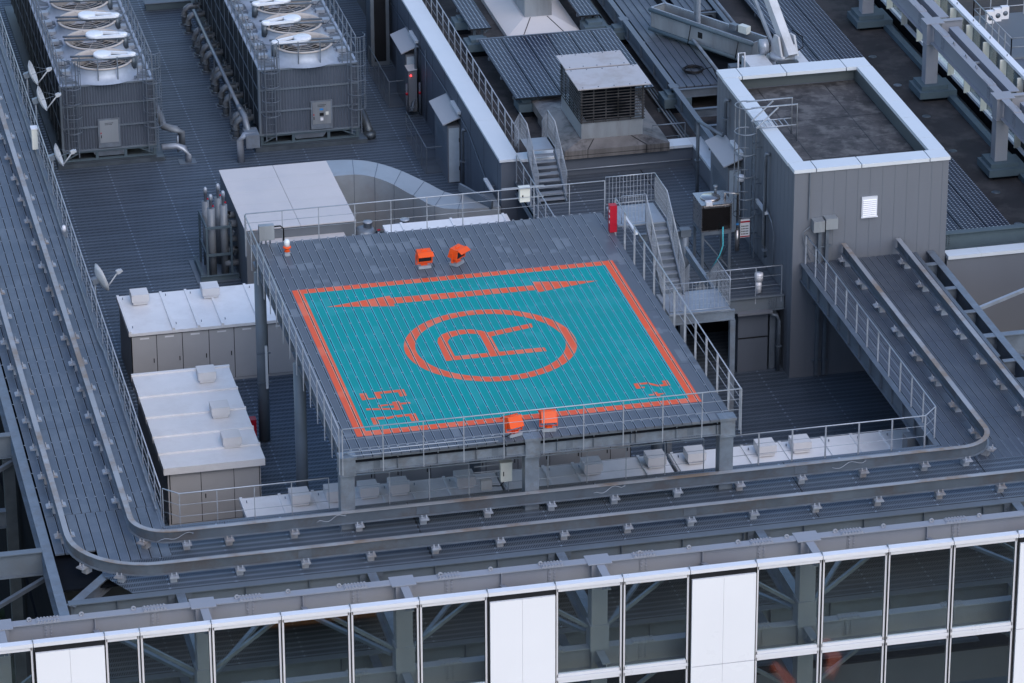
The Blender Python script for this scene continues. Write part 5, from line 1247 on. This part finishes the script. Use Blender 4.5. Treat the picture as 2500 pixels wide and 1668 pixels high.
tr = MB()
for k in range(1, 12): tr.box(34.4, 123.9+.235*(k-1), -1.75-.19*k-.04, 35.25, 123.9+.235*k, -1.75-.19*k)
tr.build('lower_tread', M['stair'], t)
g = MB()
for x in (34.35, 35.33):
    for k in range(3): mesh_guard(t, (x, 123.9+.85*k, -1.75-.69*k), (x, 123.9+.85*(k+1), -1.75-.69*(k+1)), 1.0, 8)

t = thing('wall_lamp', 'white tube lamp under the railing at the helipad platform corner', 'lamp', (32.6, 125, .2)); MB().bar((32.62, 125.9, .35), (32.62, 124.4, .35), .1, .08).build('tube', M['whitecap'], t); MB().bar((32.35, 125.2, .28), (32.62, 125.2, .28), .05, .05).build('bracket', M['galv'], t)
t = thing('stair', 'steel stair with open treads rising from the catwalk to the main roof', 'stair', (33, 139, CZ))
x0, x1 = 32.42, 33.38
MB().box(x0, 139.75, -2.63, x1, 140.95, -2.58).build('top_platform', M['stair'], t)
tr = MB()
for k in range(1, 9): tr.box(x0, 139.75-.235*k, -2.58-.16*k-.04, x1, 139.75-.235*k+.21, -2.58-.16*k)
tr.build('tread', M['stair'], t)
for x in (x0-.03, x1+.03): MB().bar((x, 139.8, -2.68), (x, 137.8, -4.0), .04, .22).build('stringer', M['galv'], t)
g = MB()
for x in (x0-.06, x1+.06):
    mesh_guard(t, (x, 139.75, -2.6), (x, 140.95, -2.6), 1.1, 9)
    for k in range(2): mesh_guard(t, (x, 139.75-.95*k, -2.6-.65*k), (x, 139.75-.95*(k+1), -2.6-.65*(k+1)), 1.1, 10)
    mesh_guard(t, (x, 140.95, -2.6), (x, 141.9, -3.4), 1.1, 8)

# stainless tank on stand
t = thing('header_tank', 'square stainless header tank with round hatch on a steel stand', 'tank', (37.1, 131, CZ))
a = (36.56, 130.3, 37.68, 131.5)
MB().box(a[0], a[1], -2.42, a[2], a[3], -1.42).build('tank_body', M['stain'], t)
MB().box(a[0]+.02, a[1]-.006, -2.38, a[2]-.06, a[1]-.001, -1.5).build('front_plate', M['tankdark'], t)
MB().box(a[0]-.02, a[1]-.02, -1.419, a[2]+.02, a[3]+.02, -1.39).build('lid', M['stain'], t)
MB().lathe((37.05, 130.95, -1.389), [(.36, 0), (.36, .04), (.33, .06)], 28).build('hatch', M['stain'], t)
MB().box(a[0]+.08, a[1]-.03, -1.52, a[2]-.1, a[1]-.007, -1.45).build('rim', M['stain'], t)
lgs = MB()
for x in (a[0]+.06, a[2]-.06):
    for y in (a[1]+.06, a[3]-.06): lgs.box(x-.05, y-.05, CZ+.005, x+.05, y+.05, -2.55)
lgs.box(a[0], a[1]-.01, -2.56, a[2], a[1]+.1, -2.43); lgs.box(a[0], a[3]-.1, -2.56, a[2], a[3], -2.43); lgs.box(a[0], a[1]+.11, -2.56, a[0]+.1, a[3]-.11, -2.43); lgs.box(a[2]-.1, a[1]+.11, -2.56, a[2], a[3]-.11, -2.43)
lgs.bar((a[0]+.1, a[1]+.05, -2.7), (a[2]-.1, a[1]+.05, -3.9), .05, .05); lgs.bar((a[2], a[1]+.1, -2.7), (a[2], a[3]-.1, -3.9), .05, .05)
lgs.build('stand', M['galv_d'], t)
MB().box(36.7, 130.2, -1.388, 36.92, 130.4, -1.25).build('vent_box', M['white'], t); MB().cyl((37.35, 131.35, -1.388), .05, .2, 10).cyl((37.35, 131.35, -1.19), .08, .08, 10).build('breather', M['galv'], t)
MB().tube([(37.55, 130.8, -1.4), (37.55, 130.8, -1.15), (37.95, 130.5, -1.15), (37.95, 130.5, -3.2)], .05, 10).build('pipe', M['stain'], t); MB().cyl((37.95, 130.5, -3.35), .085, .8, 14).build('pipe_sleeve', M['stain'], t)
MB().cyl((37.95, 130.5, -2.35), .055, .07, 12).build('blue_band', M['blue'], t)
MB().tube([(37.3, 130.1, -2.2), (37.3, 130.05, -2.9), (37.2, 130.1, -3.3), (36.9, 130.1, -3.8)], .025).build('hose', M['teal_lip'], t)
MB().cyl((35.9, 130.15, CZ+.005), .16, 1.55, 16).build('round_post', M['galv_d'], t); MB().ibeam((34.2, 130.15, -2.2), (35.95, 130.15, -2.2), .28, .15).build('side_beam', M['galv_d'], t)
MB().box(35.72, 130.0, -2.42, 36.1, 130.3, -2.15).build('bracket', M['galv_d'], t)

# ================================================================== RIGHT FRAME AND FACADE
def big_plinth(y, label):
    t = thing('column', label, 'column', (49.68, y, RZ), 'grey columns on stepped plinths')
    MB().box(49.3, y-.55, RZ+.004, 50.4, y+.62, RZ+.14).build('foot', M['void'], t)
    MB().box(49.1, y-.68, RZ+.141, 50.62, y+.75, RZ+.42).build('lower_step', M['plinth'], t)
    MB().box(49.22, y-.5, RZ+.421, 50.3, y+.6, RZ+.6).build('upper_step', M['plinth'], t)
    MB().box(49.44, y-.24, RZ+.601, 49.93, y+.24, -1.32).build('shaft', M['paint'], t)
    MB().box(49.42, y-.26, -1.319, 49.95, y+.26, -.47).build('head', M['paint'], t); MB().box(49.4, y-.32, -1.34, 49.97, y+.32, -1.322).build('collar', M['paint'], t)
    MB().box(49.36, y-.36, -.469, 50.1, y+.36, -.44).build('cap_plate', M['paint'], t)
    MB().ibeam((50.1, y, -.45), (50.95, y, -.45), .5, .24).build('bracket_arm', M['paint'], t)
for y, l in ((135.85, 'grey column on a stepped blue plinth beside the long solar array, nearest of three'), (144.2, 'grey column on a stepped blue plinth at the right edge of the roof, middle of three'), (152.5, 'grey column on a stepped blue plinth at the roof edge, cut by the top of the view'), (127.7, 'grey column just outside the right border')): 
    if y > 128: big_plinth(y, l)
t = thing('right_frame', 'pale grey girder line carried by the columns along the right facade', 'steel frame', (49.7, 145, -.45))
for a, b in ((121, 135.5), (136.2, 143.85), (144.55, 152.15), (152.85, 175)):
    MB().ibeam((49.69, a, -.455), (49.69, b, -.455), .78, .3).build('girder', M['paint'], t)
    MB().box(50.24, a+.3, -.62, 50.62, b-.12, -.59).box(50.24, a+.3, -1.0, 50.27, b-.12, -.621).build('outer_beam', M['paint'], t)
    for c in (a+1.1, b-1.1):
        mb = MB(); mb.box(49.53, c-.35, -.454, 49.85, c+.35, -.43); mb.box(49.666, c-.13, -1.15, 49.676, c+.13, -.453)
        for i in range(8):
            for q in (49.58, 49.8): mb.cb((q, c-.3+i*.085, -.425), (.035, .035, .025))
        for i in range(6):
            for q in (-.07, .07): mb.cb((49.665, c+q, -.58-i*.1), (.05, .04, .04))
        mb.build('splice_plate', M['paint'], t)
    for c in (a+2.6, (a+b)/2, b-2.4): MB().tube([(49.69, c-.08, -.45), (49.69, c-.08, -.36), (49.69, c+.08, -.36), (49.69, c+.08, -.45)], .02, 5).build('lifting_eye', M['paint'], t)
    MB().box(49.85, (a+b)/2-.04, -.75, 50.24, (a+b)/2+.04, -.68).build('tie', M['galv_b'], t)
t = thing('roof_kerb', 'blue grey kerb and dark sloping gutter along the right roof edge', 'kerb', (50.6, 145, RZ))
MB().box(50.28, 121, RZ-.3, 50.55, 175, RZ+.22).build('kerb', M['plinth'], t)
MB()._add([(50.55, 121, RZ-.05), (51.02, 121, RZ-.2), (51.02, 175, RZ-.2), (50.55, 175, RZ-.05)], [(0, 1, 2, 3)]).build('gutter', M['pipe_d'], t)
gj = MB()
for k in range(20): gj._add([(50.56, 122+2.5*k, RZ-.04), (51.01, 122+2.5*k, RZ-.19), (51.01, 122.03+2.5*k, RZ-.19), (50.56, 122.03+2.5*k, RZ-.04)], [(0, 1, 2, 3)])
gj.build('gutter_joint', M['black'], t)
GX = 51.25
t = thing('side_facade', 'right curtain wall seen from inside with white fins and clear panes', 'facade', (GX, 145, -6))
y = 121.75
while y < 172:
    b = y+2.0
    wht = abs(y-(149.75)) < .1 or abs(y-135.75) < .1
    MB().box(GX-.12, y+.01, -.56, GX+.14, b-.01, -.44).build('coping', M['white_fr'], t)
    MB().box(GX-.28, y-.03, -3.42, GX-.02, y+.03, -.58).build('fin', M['cream'], t)
    MB().box(GX-.13, y+.035, -3.5, GX-.0, b-.035, -3.38).build('sill', M['white_fr'], t)
    MB().box(GX-.1, y+.03, -6.4, GX+.05, b-.03, -3.52).build('spandrel', M['void'], t)
    if wht: MB().box(GX-.03, y+.04, -3.37, GX+.04, b-.04, -.57).build('blank_panel', M['black'], t)
    else: MB().box(GX+.0, y+.04, -3.37, GX+.02, b-.04, -.57).build('pane', M['glass'], t)
    MB().box(GX-.02, y-.012, -.44, GX+.02, y+.012, -.36).build('lifting_eye', M['galv'], t)
    y = b
# drains in roof
for i, (x, y) in enumerate(((48.85, 148.9), (48.85, 145.6), (48.9, 142.1), (48.2, 146.8), (48.3, 143.3), (48.35, 151.4), (49.0, 134.1), (48.8, 131.0), (48.75, 138.4), (48.35, 139.9))):
    t = thing('roof_drain', 'small round pale roof drain cover on the dark roof strip', 'drain', (x, y, RZ), 'round drain covers on the dark roof strip')
    MB().lathe((x, y, RZ+.001), [(.17, 0), (.17, .012), (.12, .012), (.12, .02), (.07, .02)], 16).build('cover', M['galv_d'] if i % 2 else M['pipe_d'], t)

# ================================================================== NEIGHBOURING ROOFS FAR BELOW
t = thing('neighbour_building', 'lower neighbouring building with a railed grey roof beyond the right facade', 'building', (71, 190, -60))
MB().box(69.3, 183, -60, 76, 194.9, -20).build('wall', M['wall_d'], t); MB().box(69.25, 188.5, -19.999, 76, 194.95, -19.9).build('roof', M['nroof'], t)
g = MB()
for a, b in (((69.4, 188.7), (75, 188.7)), ((69.4, 188.7), (69.4, 194.7)), ((69.4, 194.7), (75, 194.7))):
    for z in (.5, 1.0): g.tube([(*a, -19.9+z), (*b, -19.9+z)], .03, 5)
    for k in range(7): g.box(a[0]+(b[0]-a[0])*k/6-.025, a[1]+(b[1]-a[1])*k/6-.025, -19.9, a[0]+(b[0]-a[0])*k/6+.025, a[1]+(b[1]-a[1])*k/6+.025, -18.9)
g.build('roof_railing', M['galv_b'], t)
for i, (x, y) in enumerate(((69.95, 193.7), (70.45, 193.95), (70.95, 194.2))):
    t = thing('air_conditioner', ('left', 'middle', 'right')[i]+' of three white air conditioner units on the neighbouring roof', 'air conditioner', (x, y, -19.9))
    MB().box(x-.2, y-.15, -19.88, x+.2, y+.15, -19.2).build('case', M['white_fr'], t)
    mb = MB(); mb.M = Matrix.Translation((x, y-.152, -19.55)) @ Matrix.Rotation(PI/2, 4, 'X'); mb.lathe((0, 0, 0), [(.14, 0), (.14, .01)], 16); mb.build('fan_grille', M['galv_d'], t)
t = thing('street_block', 'jumble of low grey blocks far below beyond the right facade', 'building', (80, 230, -60))
for i in range(26):
    x = 66+random.uniform(0, 40); y = 195+random.uniform(0, 60); h = random.uniform(2, 16); ww = random.uniform(3, 9)
    MB().box(x, y, -59.99, x+ww, y+ww*.8, -60+h).build('block', random.choice([M['nroof'], M['wall_d'], M['galv_d'], M['white'], M['pipe_d'], M['wall']]), t)
t = thing('blue_hoarding', 'blue covered low structure beyond the right facade at the top edge', 'hoarding', (82, 240, -60))
MB().box(78, 222, -59, 100, 232, -36).build('sheet', M['blue'], t); MB().box(78, 221.9, -36, 100, 232.1, -35.6).build('edge', M['cream'], t)

# ================================================================== SMALL THINGS ON THE LEFT RAILING
def dish(label, x, y, z, r, az, el):
    t = thing('satellite_dish', label, 'satellite dish', (x, y, z))
    T = Matrix.Translation((x, y, z)) @ Matrix.Rotation(az, 4, 'Z') @ Matrix.Rotation(el, 4, 'Y')
    mb = MB(); mb.M = T; mb.lathe((0, 0, 0), [(0.01, 0), (r*.35, .02), (r*.7, .08), (r, .17)], 28, cap=False); mb.lathe((0, 0, 0), [(r, .17), (r*1.02, .165), (r*.7, .065), (0.01, -.02)], 28, cap=False); mb.build('reflector', M['dish'], t)
    F = (r*.15, 0, r*1.5)
    mb = MB(); mb.M = T; mb.tube([(r*.95, 0, .16), F], .025, 6); mb.build('feed_arm', M['dish'], t)
    mb = MB(); mb.M = T; mb.tube([(-r*.2, r*.9, .15), F], .008, 4).tube([(-r*.2, -r*.9, .15), F], .008, 4); mb.build('stay', M['galv'], t)
    mb = MB(); mb.M = T; mb.cb(F, (.13, .13, .14)); mb.cb((F[0], F[1], F[2]+.1), (.07, .16, .07)); mb.build('receiver', M['dish'], t)
    mb = MB(); mb.M = T; mb.cb((0, 0, -.12), (.2, .2, .2)); mb.build('mount', M['galv'], t)
    MB().tube([(x-.1, y, z-1.3), (x-.1, y, z)], .04).build('pole', M['galv'], t)
    return t
dish('upper of the two large white satellite dishes behind the left railing', 14.75, 148.7, -1.25, .5, -.15, 1.25)
dish('lower of the two large white satellite dishes behind the left railing', 14.75, 145.9, -1.25, .5, -.15, 1.25)
dish('white satellite dish on the left railing near the foot of the left tower', 14.7, 140.4, -1.4, .44, -.12, 1.25)
dish('white satellite dish alone on the left railing above the white cabinets', 14.8, 129.6, -1.75, .52, .25, 1.3)
t = thing('camera_housing', 'white box clamped on the left railing below the satellite dishes', 'camera', (14.35, 143.8, -1.9)); MB().box(14.2, 143.6, -2.35, 14.42, 143.9, -1.55).build('case', M['cream'], t); MB().box(14.18, 143.57, -1.549, 14.44, 143.93, -1.5).build('lid', M['white_fr'], t)
t = thing('dome_camera', 'small white dome camera on the left railing post', 'camera', (14.35, 135.4, -2.2)); MB().lathe((14.35, 135.4, -2.3), [(.07, 0), (.09, .1), (.07, .2), (.02, .24)], 12).build('dome', M['white_fr'], t); MB().box(14.28, 135.33, -2.49, 14.42, 135.47, -2.301).build('base', M['galv'], t)
t = thing('column_lamp', 'white tube lamp strapped upright on the left round helipad column', 'lamp', (20.05, 126.2, -3.5)); MB().box(20.0, 126.12, -4.9, 20.08, 126.19, -3.3).build('tube', M['whitecap'], t); MB().box(19.72, 126.16, -3.6, 20.2, 126.2, -3.56).box(19.72, 126.16, -4.7, 20.2, 126.2, -4.66).build('strap', M['galv_d'], t)
t = thing('pipe_run', 'long galvanised conduit along the inner foot of the left walkway railing', 'conduit', (14.3, 140, -2.45)); MB().tube([(14.3, 165, -2.42), (14.3, 126, -2.42), (14.36, 125, -2.4), (14.36, 113, -2.4)], .035, 6).build('pipe', M['galv'], t)

# ================================================================== STREET THINGS MIRRORED IN THE FRONT GLASS
t = thing('site_vehicle', 'orange machine far below, seen only as an orange reflection in the glass wall', 'vehicle', (36, -6, -60))
MB().box(32.5, -8, -59, 39, -4, -57).build('body', M['truck_o'], t); MB().box(37, -7.5, -57, 39.5, -4.5, -55.2).build('cab', M['cream'], t)
MB().bar((33, -6, -57), (28.5, -3, -54), .7, .7).build('boom', M['truck_o'], t)
for x in (33.5, 35.5, 38): MB().lathe((x, -8.2, -59.99), [(.8, 0), (.8, .9)], 14).build('wheel', M['cable'], t)
t = thing('banner', 'red and blue banners far below, seen only as reflections in the glass wall', 'banner', (62, 4, -60))
MB().prism([(60, 6), (60.5, 5.8), (60.9, 8), (60.2, 10), (59.7, 9.5), (60.2, 8)], -59.9, -59.5).build('red_strip', M['orange_eq'], t); MB().prism([(63.6, 4), (64.2, 3.6), (64.3, 6), (63.2, 8), (62.8, 7.6), (63.5, 6)], -59.9, -59.5).build('red_strip', M['orange_eq'], t); MB().box(58, 9, -59.9, 58.6, 11.2, -59.5).build('blue_strip', M['blue'], t)

# ================================================================== SMALL LOOSE THINGS
t = thing('wall_cabinet', 'tall dark box standing against the grey wall at the far end', 'cabinet', (31.0, 161.8, F0))
MB().box(30.55, 161.3, F0+.005, 31.35, 162.3, -3.4).build('case', M['paint_d'], t); MB().box(30.7, 161.28, F0+.2, 31.2, 161.299, -3.6).build('grille', M['black'], t)
t = thing('orange_strut', 'short orange pole leaning behind the helipad near the grey wall corner', 'pole', (32.0, 135, -5.5))
MB().bar((31.85, 134.5, -4.75), (32.05, 133.7, -5.6), .09, .09).build('pole', M['truck_o'], t)
for i, (a, b, l) in enumerate((((14.0, 110.25, -2.1), (15.1, 110.3, -1.95), 'loose white earth wire hanging on the inner rail near the left bend'), ((18.9, 110.2, -2.0), (19.8, 110.25, -1.88), 'loose white earth wire on the inner rail before the left helipad column'),
                   ((27.6, 110.2, -2.0), (28.6, 110.25, -1.88), 'loose white earth wire on the inner rail between middle and right helipad columns'), ((35.3, 110.2, -2.0), (36.4, 110.25, -1.9), 'loose white earth wire on the inner rail right of the helipad'))):
    t = thing('earth_wire', l, 'wire', a)
    A_ = Vector(a); B_ = Vector(b)
    MB().tube([A_.lerp(B_, k/10)+Vector((0, -.03*math.sin(k*.7), .06*math.sin(k*.9+i)*(1 if k not in (0, 10) else 0))) for k in range(11)], .009, 5).build('wire', M['galv_b'], t)
    MB().cb(b, (.06, .03, .05)).build('clamp', M['galv'], t)
rnd = random.Random(3)
t = thing('roof_pipes', 'bundle of grey pipes running across the main roof beside the raised track', 'pipes', (38.9, 147, RZ))
for k in range(3): MB().tube([(38.95+.12*k, 141.3, RZ+.15), (38.95+.12*k, 144.2, RZ+.15), (39.0+.12*k, 160, RZ+.15)], .04, 8).build('pipe', (M['pipe'], M['galv_d'], M['pipe_d'])[k], t)
for k in range(6): MB().box(38.85, 142+3*k, RZ+.004, 39.3, 142.12+3*k, RZ+.11).build('block', M['plinth'], t)
t = thing('winch_box', 'small grey electrical box with cables behind the crane ballast', 'box', (42.0, 145.5, -2.6)); MB().box(41.85, 145.3, -2.58, 42.3, 145.7, -2.1).build('case', M['galv_d'], t); MB().tube([(42.3, 145.5, -2.3), (42.6, 145.3, -2.45), (42.9, 145.0, -2.3)], .03).build('cable', M['cable'], t)
